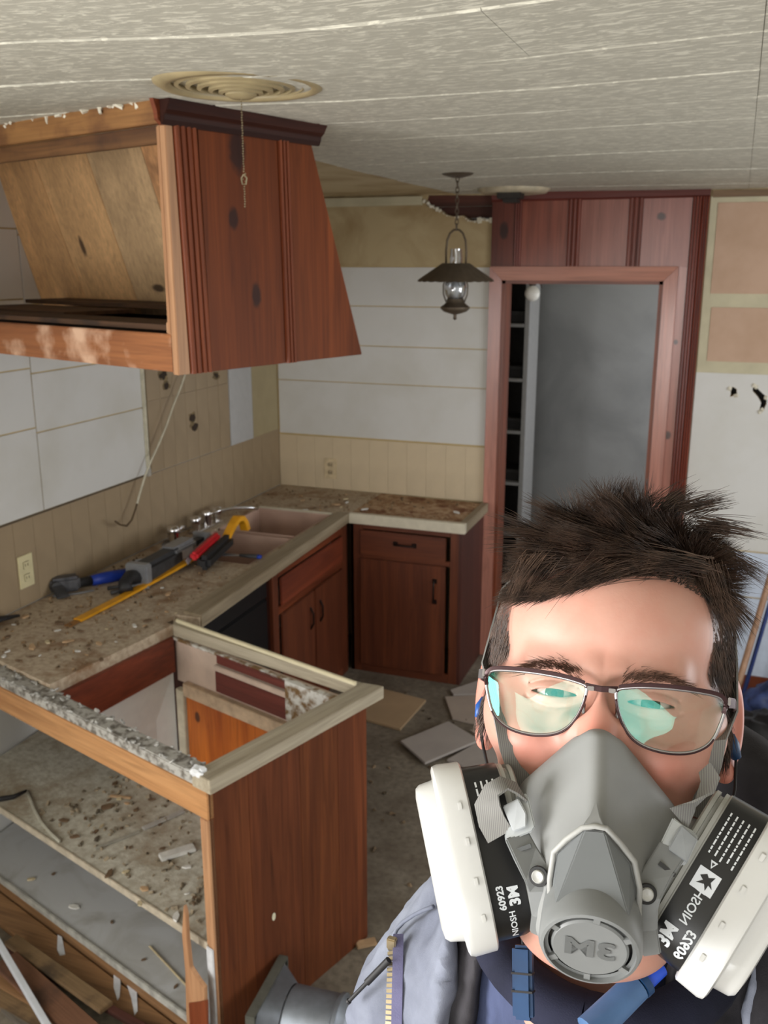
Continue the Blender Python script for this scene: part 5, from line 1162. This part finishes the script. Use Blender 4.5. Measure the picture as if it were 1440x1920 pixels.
e2 = [W(1362, 1385, -.072), W(1372, 1400, -.074), W(1382, 1422, -.076)]
nobj(MB().tube(e2, [.006, .0055, .003], 10), 'ear_piece', m_bd, smooth=180)
cpts = [W(902, 1340, -.073), W(901, 1365, -.07), W(906, 1400, -.06), W(914, 1435, -.05), W(926, 1478, -.045), W(950, 1560, -.06), ony(975, 1700, .52), ony(982, 1785, .505)]
nobj(MB().tube(cpts, .0011, 6), 'cord', m_blk, smooth=180)
cpts = [W(1380, 1420, -.075), W(1378, 1480, -.085), ony(1340, 1650, .58), ony(1262, 1790, .50)]
nobj(MB().tube(cpts, .0011, 6), 'cord', m_blk, smooth=180)
q0, q1 = ony(980, 1772, .492), ony(982, 1912, .470); d = unit(q1-q0); sx = unit(np.cross(d, [0, -1, 0.2])); fr_ = np.stack([sx, d, np.cross(sx, d)], 1)
nobj(MB().obox((q0+q1)/2, fr_, .0062, np.linalg.norm(q1-q0)/2, .0045), 'left_module', m_bd, bevel=.002)
for t in (.38, .62): nobj(MB().obox(q0*(1-t)+q1*t+fr_[:, 2]*0, fr_, .0064, .0006, .0047), 'module_seam', m_blk)
q0, q1 = ony(1234, 1810, .50), ony(1105, 1935, .455); d = q1-q0
nobj(MB().tube([q0, q0+d*.22], .0068, 16), 'right_module_tip', m_vb, smooth=60)
nobj(MB().tube([q0+d*.22, q0+d*.225, q0+d*.30, q0+d*.305], [.0072, .0088, .0088, .0075], 16), 'ring_band', m_bd, smooth=60)
nobj(MB().tube([q0+d*.305, q0+d*.32, q0+d*1.0, q0+d*1.03], [.006, .0084, .0092, .005], 16), 'right_module', m_bs, smooth=60)

# ================= RESPIRATOR =================
rs = bpy.data.objects.new('respirator', None); COL.objects.link(rs); rs.matrix_world = HM
tag(rs, 'grey half-mask respirator with two white-capped filter cartridges, worn over nose and mouth', 'respirator')
m_rub = Mat('grey_silicone', .52, 0, .4); m_rub.col(m_rub.mix(m_rub.grey(m_rub.noise(12, 4), .4, .7), srgb(132, 133, 132), srgb(122, 123, 122))); m_rub.bump(m_rub.noise(500, 2), .06, .0005); m_rub = m_rub.m
m_cov = plain('mid_grey_plastic', srgb(100, 103, 104), .45, var=.04); m_cov2 = plain('grey_plastic', srgb(116, 118, 118), .42, var=.04); m_dkg = plain('dark_grey_plastic', srgb(70, 72, 72), .5, var=.05)
m_lbl = plain('black_label', srgb(26, 26, 27), .28, var=.05); m_txt = plain('label_print', srgb(214, 218, 222), .4, var=0); m_cap_ = Mat('translucent_white_cap', .22, 0, .6)
m_cap_.col(srgb(200, 200, 198)); m_cap_.b.inputs['Subsurface Weight'].default_value = .15; m_cap_.b.inputs['Subsurface Radius'].default_value = (.01, .01, .01); m_cap_ = m_cap_.m
m_body = plain('cartridge_grey', srgb(158, 158, 152), .4, var=.04)
def plane3(a, b, c):
    a, b, c = map(np.array, (a, b, c)); n = np.cross(b-a, c-a).astype(float); n /= np.linalg.norm(n); n = n if n[2] > 0 or abs(n[2]) < .02 else -n; return n, n @ a
RD = (.0045, -.070, .0690)
PLN = [plane3((.0005, -.020, .0415), RD, (-.034, -.052, .017)), plane3((.0015, -.020, .0415), RD, (.0365, -.052, .017)),
       plane3((-.018, -.088, .062), (-.045, -.072, .012), (-.028, -.125, .040)), plane3((.027, -.088, .062), (.051, -.072, .012), (.036, -.125, .040)),
       plane3((-.02, -.10, .0655), (.03, -.10, .0655), (.005, -.07, .0665)), plane3((-.02, -.148, .040), (.03, -.148, .040), (.005, -.118, .066))]
def mask_sdf(P):
    d = None
    for n_, c_ in PLN:
        e = P @ n_-c_; d = e if d is None else smax(d, e, .009)
    d = smax(d, -.140-P[:, 1], .01); d = smax(d, P[:, 1]+.0185, .006); d = smax(d, (np.abs(P[:, 0]-.001)-(.0085+.95*(-.0190-P[:, 1])))*.72, .006); d = smax(d, np.abs(P[:, 0]-.002)-np.where(P[:, 1] < -.075, .052+(P[:, 1]+.075)*.42, .052), .010); d = smax(d, -.02-P[:, 2], .004)
    d = smax(d, -(head_sdf(P, False)-.0005), .003)
    return d
mo, MV, MN, MQ = surf_nets(mask_sdf, (-.062, -.158, -.024), (.066, -.012, .08), .0014, 'facepiece', m_rub, rs)
def hp_(pts, zs): return [hl(x_, y_, z_) for (x_, y_), z_ in zip(pts, zs)]
# front cover (diaphragm housing): centre trapezoid and two side facets, inside a pale raised lip
cv = [hl(*p) for p in ((1096, 1556, .0735), (1133, 1559, .0735), (1180, 1719, .0775), (1041, 1696, .0775), (1044, 1600, .066), (1037, 1640, .063), (1034, 1696, .063), (1183, 1620, .066), (1192, 1665, .063), (1190, 1718, .063))]
bk = [np.array([p[0], p[1], .045]) for p in cv]
mb = MB().add(cv+bk, [(0, 1, 2, 3), (0, 3, 6, 5, 4), (1, 7, 8, 9, 2), (0, 4, 14, 10), (4, 5, 15, 14), (5, 6, 16, 15), (1, 0, 10, 11), (7, 1, 11, 17), (8, 7, 17, 18), (9, 8, 18, 19), (2, 9, 19, 12), (3, 2, 12, 13), (6, 3, 13, 16)])
mb.build('front_cover', m_cov, rs, bevel=.0006)
lip = [hl(*p) for p in ((1032, 1712, .060), (1031, 1650, .0625), (1038, 1598, .0655), (1062, 1574, .069), (1092, 1552, .0725), (1115, 1549, .0735), (1137, 1553, .0725), (1162, 1580, .069), (1190, 1616, .0655), (1199, 1665, .0625), (1197, 1725, .060))]
MB().tube(lip, .0016, 8).build('cover_lip', plain('pale_lip', srgb(156, 156, 153), .5), rs, smooth=180)
MB().ribbon([hl(1118, 1505, .0665), hl(1116, 1530, .070), hl(1114, 1550, .0725)], [.001, .005, .011], (1, 0, 0), .003).build('nose_ridge', m_rub, rs, bevel=.0006)
# exhalation valve: collar band, housing, slotted ring, lettered disc
vc = hl(1106, 1772, .070); va = unit(np.array([.02, -.62, .78])); vx = unit(np.cross([0, 1, 0], va)); vy = np.cross(va, vx); VM = np.stack([vx, vy, va], 1)
MB().lathe([(.0255, -.030), (.0262, -.012), (.0262, .0), (.0248, .003), (.0232, .0035), (.0232, .0005), (.0212, .0005)], 56, vc, VM).build('valve_housing', m_cov2, rs, smooth=40)
MB().lathe([(.0001, -.0025), (.0232, -.0025), (.0232, .0005)], 48, vc, VM).build('valve_slot', m_lbl, rs)
MB().lathe([(.0001, .0024), (.0185, .0024), (.0196, .0014), (.0196, -.002)], 48, vc, VM).build('valve_disc', m_cov2, rs, smooth=40)
mb = MB()
for q in (.5, 1.45, 2.6, 3.7, 4.7, 5.7):
    c_ = vc+VM @ np.array([.0212*math.cos(q), .0212*math.sin(q), .001]); mb.obox(c_, VM @ np.array([[math.cos(q), -math.sin(q), 0], [math.sin(q), math.cos(q), 0], [0, 0, 1]]), .0022, .0016, .0014)
mb.build('valve_tabs', m_cov2, rs)
band = [hl(*p) for p in ((1030, 1716, .055), (1045, 1708, .068), (1075, 1705, .0745), (1110, 1710, .0765), (1150, 1722, .0745), (1182, 1740, .068), (1194, 1752, .055))]
MB().ribbon(band, .0075, (0, 1, .1), .006).build('collar_band', m_dkg, rs, bevel=.0015)
hood_v = [vc+VM @ np.array([.024*math.cos(q), .024*math.sin(q), .0015]) for q in np.linspace(.5, 2.6, 12)]
MB().add([*hood_v, hl(1106, 1728, .0755)], [tuple(range(13))]).build('brow_facet', m_dkg, rs)
def text_mesh(s, size, bold=0.0):
    cu = bpy.data.curves.new('print', 'FONT'); cu.body = s; cu.size = size; cu.align_x = 'CENTER'; cu.align_y = 'CENTER'; cu.resolution_u = 3; cu.offset = bold
    o = bpy.data.objects.new('print', cu); COL.objects.link(o); bpy.context.view_layer.update(); dg = bpy.context.evaluated_depsgraph_get(); me = bpy.data.meshes.new_from_object(o.evaluated_get(dg))
    V = np.array([v.co for v in me.vertices]) if len(me.vertices) else np.zeros((0, 3)); F_ = [tuple(p.vertices) for p in me.polygons]; bpy.data.objects.remove(o); bpy.data.meshes.remove(me); bpy.data.curves.remove(cu)
    return V, F_
V, F_ = text_mesh('3M', .0165, .0006); V[:, 0] *= -1.25; V = (V+np.array([0, 0, .0029])) @ VM.T+vc
MB().add(V, F_).build('embossed_lettering', plain('shadowed_grey', srgb(96, 98, 98), .5), rs)  # flat letters; darker grey stands in for the shade of the embossing

# side arms with button and slot, buckles, webbing
def arm(side, P_, wd, bt, slot):
    pts = [hl(*p) for p in P_]; o = MB().ribbon(pts, wd, (1, .25*side*-1*0+.3*(1 if side < 0 else -1)*-1, 0), .0035).build('strap_arm', m_cov2 if side < 0 else m_dkg_arm, rs, bevel=.0008)
    c_ = hl(*bt); n_ = unit(np.array([.18*side, -.05, 1])); ax = unit(np.cross([0, 1, 0], n_)); Mx = np.stack([ax, np.cross(n_, ax), n_], 1)
    MB().lathe([(.0032, .000), (.0036, .0012), (.0052, .0012), (.0056, 0)], 24, c_, Mx).build('button_ring', m_lbl, o, smooth=40)
    MB().lathe([(.0001, .0016), (.0014, .0014), (.0030, .0024), (.0036, .0016), (.0036, 0)], 24, c_, Mx).build('button', plain('pale_button', srgb(190, 190, 186), .3), o, smooth=50)
    s0, s1 = hl(*slot[0]), hl(*slot[1]); MB().ribbon([s0, s1], .0022, np.cross(s1-s0, [0, 0, 1.]), .0012).build('slot', m_dkg if side < 0 else m_lbl, o)
m_dkg_arm = plain('shaded_side_plastic', srgb(118, 120, 120), .45, var=.04)
arm(-1, ((1010, 1752, .038), (1020, 1720, .047), (1018, 1670, .050), (1008, 1640, .050), (985, 1600, .046), (968, 1566, .042)), [.010, .0135, .0155, .0155, .0145, .014], (1010, 1643, .0525), ((962, 1597, .047), (996, 1585, .048)))
arm(1, ((1222, 1788, .036), (1208, 1742, .047), (1205, 1700, .050), (1213, 1672, .050), (1238, 1630, .046), (1262, 1592, .042)), [.010, .0135, .0155, .0155, .0145, .015], (1212, 1676, .0525), ((1236, 1618, .0475), (1266, 1642, .0475)))
m_clr = plain('clear_grey_buckle', srgb(176, 180, 182), .2, var=.05); m_web = Mat('grey_webbing', .8, 0, .2)
wv = m_web.n('ShaderNodeTexWave'); m_web.link(m_web.mp((1, 1, 1)), wv.inputs[0]); wv.inputs['Scale'].default_value = 260; m_web.col(m_web.mix(wv.outputs['Fac'], srgb(136, 135, 132), srgb(112, 111, 109))); m_web = m_web.m
def quad(px, z_, th, name, mat, parent=rs, bevel=.0008):
    f_ = [hl(x_, y_, zz) for (x_, y_), zz in zip(px, z_)]; b_ = [p-np.array([0, 0, th]) for p in f_]; n = len(f_)
    return MB().add(f_+b_, [tuple(range(n)), tuple(range(2*n-1, n-1, -1))]+[(i, (i+1) % n, n+(i+1) % n, n+i) for i in range(n)]).build(name, mat, parent, bevel=bevel)
quad(((968, 1492), (982, 1487), (990, 1492), (1004, 1550), (998, 1560), (962, 1574), (948, 1580), (946, 1568)), [.036, .036, .037, .043, .044, .045, .045, .044], .003, 'buckle', m_clr)
quad(((942, 1512), (972, 1497), (987, 1525), (987, 1550), (962, 1560)), [.041, .041, .044, .047, .047], .002, 'buckle_plate', plain('frosted_plate', srgb(188, 192, 196), .15), bevel=.0006)
quad(((1262, 1532), (1278, 1545), (1302, 1560), (1310, 1574), (1288, 1620), (1280, 1625), (1236, 1598), (1234, 1590)), [.036, .038, .038, .038, .044, .044, .044, .043], .003, 'buckle', m_clr)
quad(((1278, 1546), (1308, 1573), (1288, 1618), (1252, 1592)), [.042, .041, .047, .047], .002, 'buckle_plate', plain('frosted_plate', srgb(150, 154, 158), .15), bevel=.0006)  # darker copy of the left plate; its side's shade is in the colour
lp = [hl(*p) for p in ((985, 1500, .034), (968, 1478, .036), (945, 1468, .040), (922, 1482, .042), (914, 1510, .042), (922, 1540, .042), (938, 1568, .041))]
MB().ribbon(lp, [.010, .013, .014, .015, .016, .016, .016], [(.5, -.3, .8), (.4, -.5, .8), (.2, -.4, .9), (.8, .2, .6), (1, .2, .3), (1, .35, .1), (1, .45, 0)], .0014).build('webbing_loop', m_web, rs, smooth=60)
lp = [hl(*p) for p in ((1272, 1535, .036), (1300, 1512, .036), (1322, 1490, .032), (1332, 1462, .024), (1322, 1440, .016))]
MB().ribbon(lp, [.014, .015, .014, .011, .009], [(.6, .8, 0), (.5, .8, .3), (.6, .4, .7), (.7, 0, .7), (.6, .2, .7)], .0014).build('webbing_loop', m_web, rs, smooth=60)
def on_head(pxs, z0s, off=.0012):
    out = []
    for (x_, y_), z0 in zip(pxs, z0s):
        q = hl(x_, y_, z0); o_ = HW.T @ (CAM-HT); dd = unit(q-o_); t = np.linalg.norm(q-o_)-.06
        for _ in range(60):
            s_ = head_sdf((o_+dd*t)[None], False)[0]-off; t += s_*.8
            if t > .75: break
        out.append(o_+dd*min(t, np.linalg.norm(q-o_)+.03))
    return out
st1 = on_head(((990, 1478), (968, 1440), (954, 1400), (944, 1360), (932, 1320), (924, 1282)), (0, -.02, -.03, -.04, -.05, -.055), .0016)
st1 += [np.array([-.0825, .012, -.066]), np.array([-.0832, .035, -.078]), np.array([-.0815, .070, -.096]), np.array([-.06, .105, -.12]), np.array([-.02, .126, -.13]), np.array([.02, .126, -.13])]
sd_ = [(1, 0, 0), (1, .2, -.1), (1, .2, -.3), (.8, .2, -.5), (.6, .1, -.8), (.4, .1, -.9), (.1, .2, -1), (0, .3, -1), (0, .3, -1), (.3, .3, -1), (0, 0, -1), (0, 0, -1)]
MB().ribbon(st1, [.0125, .0125, .012, .011, .0105, .0095]+[.0092]*6, sd_, .0013).build('head_strap', m_web, rs, smooth=60)
st2 = on_head(((1300, 1530), (1318, 1480), (1336, 1430), (1346, 1390)), (0, -.02, -.03, -.05), .0016)
st2 += [np.array([.0815, -.0, -.062]), np.array([.0835, .030, -.076]), np.array([.0820, .068, -.096]), np.array([.06, .105, -.12]), np.array([.02, .126, -.13])]
MB().ribbon(st2, [.012, .0115, .011, .010]+[.0092]*5, [(-1, 0, 0), (-1, .2, -.1), (-1, .2, -.3), (-.6, .1, -.8), (-.2, .1, -1), (0, .2, -1), (0, .3, -1), (-.3, .3, -1), (0, 0, -1)], .0013).build('head_strap', m_web, rs, smooth=60)

# ---- cartridges
def se(q, a, b, e=3.4):
    c_, s_ = math.cos(q), math.sin(q); return a*math.copysign(abs(c_)**(2/e), c_), b*math.copysign(abs(s_)**(2/e), s_)
def cartridge(side):
    cr = bpy.data.objects.new('filter_cartridge', None); COL.objects.link(cr); cr.parent = rs
    n_ = unit(np.array([-.90, -.31, .22]) if side < 0 else np.array([.88, -.43, .12])); lg = unit(np.array([.335, -.94, .0]) if side < 0 else np.array([-.44, -.90, .0])); lg = unit(lg-n_*(lg @ n_)); wd = np.cross(n_, lg); wd = wd if wd[2] > 0 else -wd
    C0 = np.array([-.075, -.105, -.006] if side < 0 else [.084, -.105, -.008])-n_*.038
    sgn = 1
    def loft(secs, name, mat, par, smooth=35, caps=True, N=72):
        """secs: (height along the axis, half length, half width)"""
        vs = []; 
        for h_, a, b in secs:
            for k in range(N):
                u_, v_ = se(2*math.pi*k/N, a, b); vs.append(C0+n_*h_+lg*u_+wd*v_)
        fs = [(i*N+k, i*N+(k+1) % N, (i+1)*N+(k+1) % N, (i+1)*N+k) for i in range(len(secs)-1) for k in range(N)]
        if caps: fs += [tuple(range(N))[::-1], tuple((len(secs)-1)*N+k for k in range(N))]
        return MB().add(vs, fs).build(name, mat, par, smooth=smooth)
    loft([(-.012, .022, .022), (-.002, .026, .026), (.0, .03, .03)], 'mount', m_cov2, cr)
    loft([(-.001, .046, .034), (.0, .0475, .0355), (.0022, .0475, .0355), (.0026, .0455, .0335), (.0046, .0455, .0335), (.005, .0485, .0365), (.0072, .0485, .0365), (.0078, .0492, .037), (.034, .0505, .038)], 'case', m_body, cr)
    lb = loft([(.0085, .0497, .0375), (.0312, .0508, .0386)], 'label_band', m_lbl, cr, caps=False)
    # white retainer cap: rim, rounded shoulder, raised inner dome
    loft([(.0300, .0535, .0412), (.0310, .0548, .0425), (.0440, .0556, .0433), (.0468, .0548, .0426), (.0478, .0525, .040), (.0480, .0475, .0345), (.0486, .0468, .0340), (.0570, .0455, .0330), (.0595, .0435, .031), (.0605, .038, .026), (.0600, .034, .022), (.0600, .001, .001)], 'filter_cap', m_cap_, cr)
    for k in (-.03, -.01, .012, .032):
        h_ = .036; u_ = k; v_ = .0435*(1-abs(u_/.0556)**3.4)**(1/3.4); c_ = C0+n_*h_+lg*u_+wd*v_; MB().obox(c_, np.stack([lg, n_, wd], 1), .0022, .0012, .0004).build('snap_tab', m_cap_, cr, bevel=.0003)
    def put(V, F_, u0, h0, name='print', mat=m_txt, rot=0, mir=1, lift=.0003):
        """flat print wrapped on the band's front; local x runs along the long side"""
        out = []
        for vx_, vy_, _ in V:
            vx_ *= mir; a = vx_*math.cos(rot)-vy_*math.sin(rot); b = vx_*math.sin(rot)+vy_*math.cos(rot)
            u_ = u0+a; h_ = h0+b; f_ = (h_-.0085)/.0227; A_, B_ = .0497+.0011*f_, .0375+.0011*f_; v_ = B_*max(0, 1-abs(min(.999, abs(u_)/A_))**3.4)**(1/3.4)+lift; out.append(C0+n_*h_+lg*u_+wd*v_)
        if len(out): MB().add(out, F_).build(name, mat, lb)
    rect_ = lambda w_, h_: (np.array([(-w_/2, -h_/2, 0), (w_/2, -h_/2, 0), (w_/2, h_/2, 0), (-w_/2, h_/2, 0)]), [(0, 1, 2, 3)])
    s_ = side
    V1, F1 = text_mesh('3M', .0105 if side > 0 else .0085, .0004); V2, F2 = text_mesh('60923', .0072 if side > 0 else .0055, .0002); V3, F3 = text_mesh('NIOSH', .0068 if side > 0 else .005, .0001)
    # the photograph shows all print mirrored
    rt_ = 0 if side > 0 else 0
    put(V1, F1, .034 if side > 0 else .024, .0150 if side > 0 else .016, rot=0, mir=-1 if side > 0 else -1)
    put(V2, F2, .033 if side > 0 else .024, .0255 if side > 0 else .0235, mir=-1)
    put(V3, F3, .0135 if side > 0 else .0395, .019 if side > 0 else .019, mir=-1)
    if side > 0:
        V, F_ = rect_(.0125, .0125); put(V, F_, -.002, .0185)
        V = np.array([(-.004, -.001, 0), (-.0015, -.004, 0), (.0, -.0015, 0), (.003, -.004, 0), (.0015, .0, 0), (.0045, .002, 0), (.001, .0022, 0), (.002, .0048, 0), (-.001, .0026, 0), (-.0045, .0035, 0), (-.0025, .0005, 0)]); put(V, [tuple(range(11))], -.002, .0185, mat=m_lbl, lift=.0005)
        V = np.array([(-.0022, -.002, 0), (.0022, 0, 0), (-.0022, .002, 0)]); put(V, [(0, 1, 2)], -.0115, .0175)
        V = np.array([(-.0010, -.0009, 0), (.001, 0, 0), (-.001, .0009, 0)]); put(V, [(0, 1, 2)], -.0117, .0175, mat=m_lbl, lift=.0005)
    for r_i in range(5 if side > 0 else 4):
        h_ = .0125+.0035*r_i; x0 = -.041; 
        end = -.014 if side > 0 else -.028
        if side > 0:
            while x0 < end-.002:
                L2 = random.uniform(.0012, .0035); V, F_ = rect_(L2, .0009); put(V, F_, x0+L2/2, h_); x0 += L2+.0007
            if r_i in (1, 3): pass
        else:
            while x0 < end:
                L2 = random.uniform(.002, .0045); V, F_ = rect_(L2, .0011); put(V, F_, x0+L2/2, h_+.001); x0 += L2+.0009
    return cr
cartridge(-1); cartridge(1)

# ================= EYEGLASSES =================
gs = bpy.data.objects.new('eyeglasses', None); COL.objects.link(gs); gs.matrix_world = HM
tag(gs, 'rectangular eyeglasses with dark plum upper rims and thin silver lower rims', 'glasses')
m_plum = plain('dark_plum_metal', srgb(62, 40, 42), .3, .4, var=.05); m_silv = plain('brushed_silver', srgb(176, 172, 176), .22, .9, var=.05)
ol = [(.0098, .0052), (.014, .0064), (.024, .0080), (.040, .0090), (.056, .0088), (.0655, .0078), (.0695, .0050), (.0700, .0005), (.0680, -.0080), (.0650, -.0160), (.0605, -.0215), (.0530, -.0256), (.043, -.0274), (.033, -.0270), (.0240, -.0246), (.0175, -.0200), (.0130, -.0135), (.0100, -.0060), (.0086, .0010), (.0086, .0038)]
def catmull(P, m=5):
    P = np.array(P, float); n = len(P); out = []
    for i in range(n):
        p0, p1, p2, p3 = P[i-1], P[i], P[(i+1) % n], P[(i+2) % n]
        for t in np.arange(m)/m: out.append(.5*((2*p1)+(-p0+p2)*t+(2*p0-5*p1+4*p2-p3)*t*t+(-p0+3*p1-3*p2+p3)*t**3))
    return np.array(out)
zf = lambda x_: .0185-.010*(abs(x_)/.072)**2.2
OL = catmull(ol, 5)
m_lens = Mat('coated_lens', .03); tr_ = m_lens.n('ShaderNodeBsdfTransparent'); gl_ = m_lens.n('ShaderNodeBsdfGlossy'); gl_.inputs['Roughness'].default_value = .02; gl_.inputs['Color'].default_value = (.22, 1.0, .82, 1); tr_.inputs[0].default_value = (.97, .98, .97, 1)
lw = m_lens.n('ShaderNodeLayerWeight'); lw.inputs[0].default_value = .12; mx = m_lens.n('ShaderNodeMixShader'); m_lens.link(m_lens.math('ADD', lw.outputs['Fresnel'], .06), mx.inputs[0]); m_lens.link(tr_.outputs[0], mx.inputs[1]); m_lens.link(gl_.outputs[0], mx.inputs[2]); m_lens.link(mx.outputs[0], m_lens.nt.nodes['Material Output'].inputs[0])
for s in (-1, 1):
    pts = [np.array([s*px_, py_, zf(px_)+.21*py_]) for px_, py_ in OL]; K = len(pts)
    rim = MB().tube(pts+[pts[0]], .00105, 8, cap=False).build('rim', m_silv, gs, smooth=180)
    i0 = [i for i in range(K) if OL[i][1] > .0005 or OL[i][0] > .0668]; top_ = [pts[i] for i in range(0, 38)]
    MB().ribbon([p+np.array([0, .0012, .0004]) for p in top_], [.0020+.0006*min(1, i/10) for i in range(38)], (0, 1, .1), .0020).build('brow_bar', m_plum, gs, bevel=.0003)
    MB().tube([p+np.array([0, -.0006, .0006]) for p in pts[45:90]], .0007, 6).build('lower_edge', m_plum, gs, smooth=180)
    cx_, cy_ = .039, -.0095; vs = []; NR = 8
    for r_i in range(1, NR+1):
        for k in range(K):
            f_ = r_i/NR; x_ = cx_+(OL[k][0]-cx_)*f_; y_ = cy_+(OL[k][1]-cy_)*f_; vs.append((s*x_, y_, zf(x_)*f_+(1-f_)*zf(cx_)+.21*y_+.0013*(1-f_*f_)))
    vs.append((s*cx_, cy_, zf(cx_)+.21*cy_+.0013)); fs = [((r_i-1)*K+k, (r_i-1)*K+(k+1) % K, r_i*K+(k+1) % K, r_i*K+k) for r_i in range(1, NR) for k in range(K)]+[(len(vs)-1, (k+1) % K, k) for k in range(K)]
    MB().add(vs, fs).build('lens', m_lens.m, gs, smooth=180)
    hx_ = s*.0715; tm = [(hx_, .0052, .0085), (s*.0755, .0052, .003), (s*.0785, .0045, -.020), (s*.0805, .0035, -.055), (s*.083, .008, -.082), (s*.083, -.004, -.100), (s*.081, -.025, -.108)]
    te = MB().ribbon(tm, [.0062, .0058, .005, .0045, .004, .004, .005], (0, 1, 0), .0016).build('temple', m_plum if s > 0 else m_silv, gs, bevel=.0003)
    MB().obox((s*.0722, .0058, .0092), np.eye(3), .0008, .0024, .0010).build('hinge_cap', m_silv, te, bevel=.0004)
    MB().tube([(s*.0100, -.004, .0170), (s*.0092, -.006, .012), (s*.0095, -.009, .0108)], .0007, 6).build('pad_arm', m_silv, gs, smooth=180)
    MB().lathe([(.0001, -.001), (.0024, -.0005), (.0028, 0), (.0024, .0006), (.0001, .001)], 14, (s*.0098, -.010, .0104), [[0, .2, s], [1, 0, 0], [0, 1.5, 0]]).build('nose_pad', m_clr, gs, smooth=180)
MB().ribbon([(-.0098, .0050, .0190), (-.005, .0044, .0202), (0, .0040, .0206), (.005, .0044, .0202), (.0098, .0050, .0190)], .0036, (0, 1, .1), .0022).build('bridge', m_plum, gs, bevel=.0005)
for s in (-1, 1): MB().obox((s*.0062, .0036, .0212), np.eye(3), .0020, .0013, .0009).build('bridge_inlay', m_silv, gs, bevel=.0003)
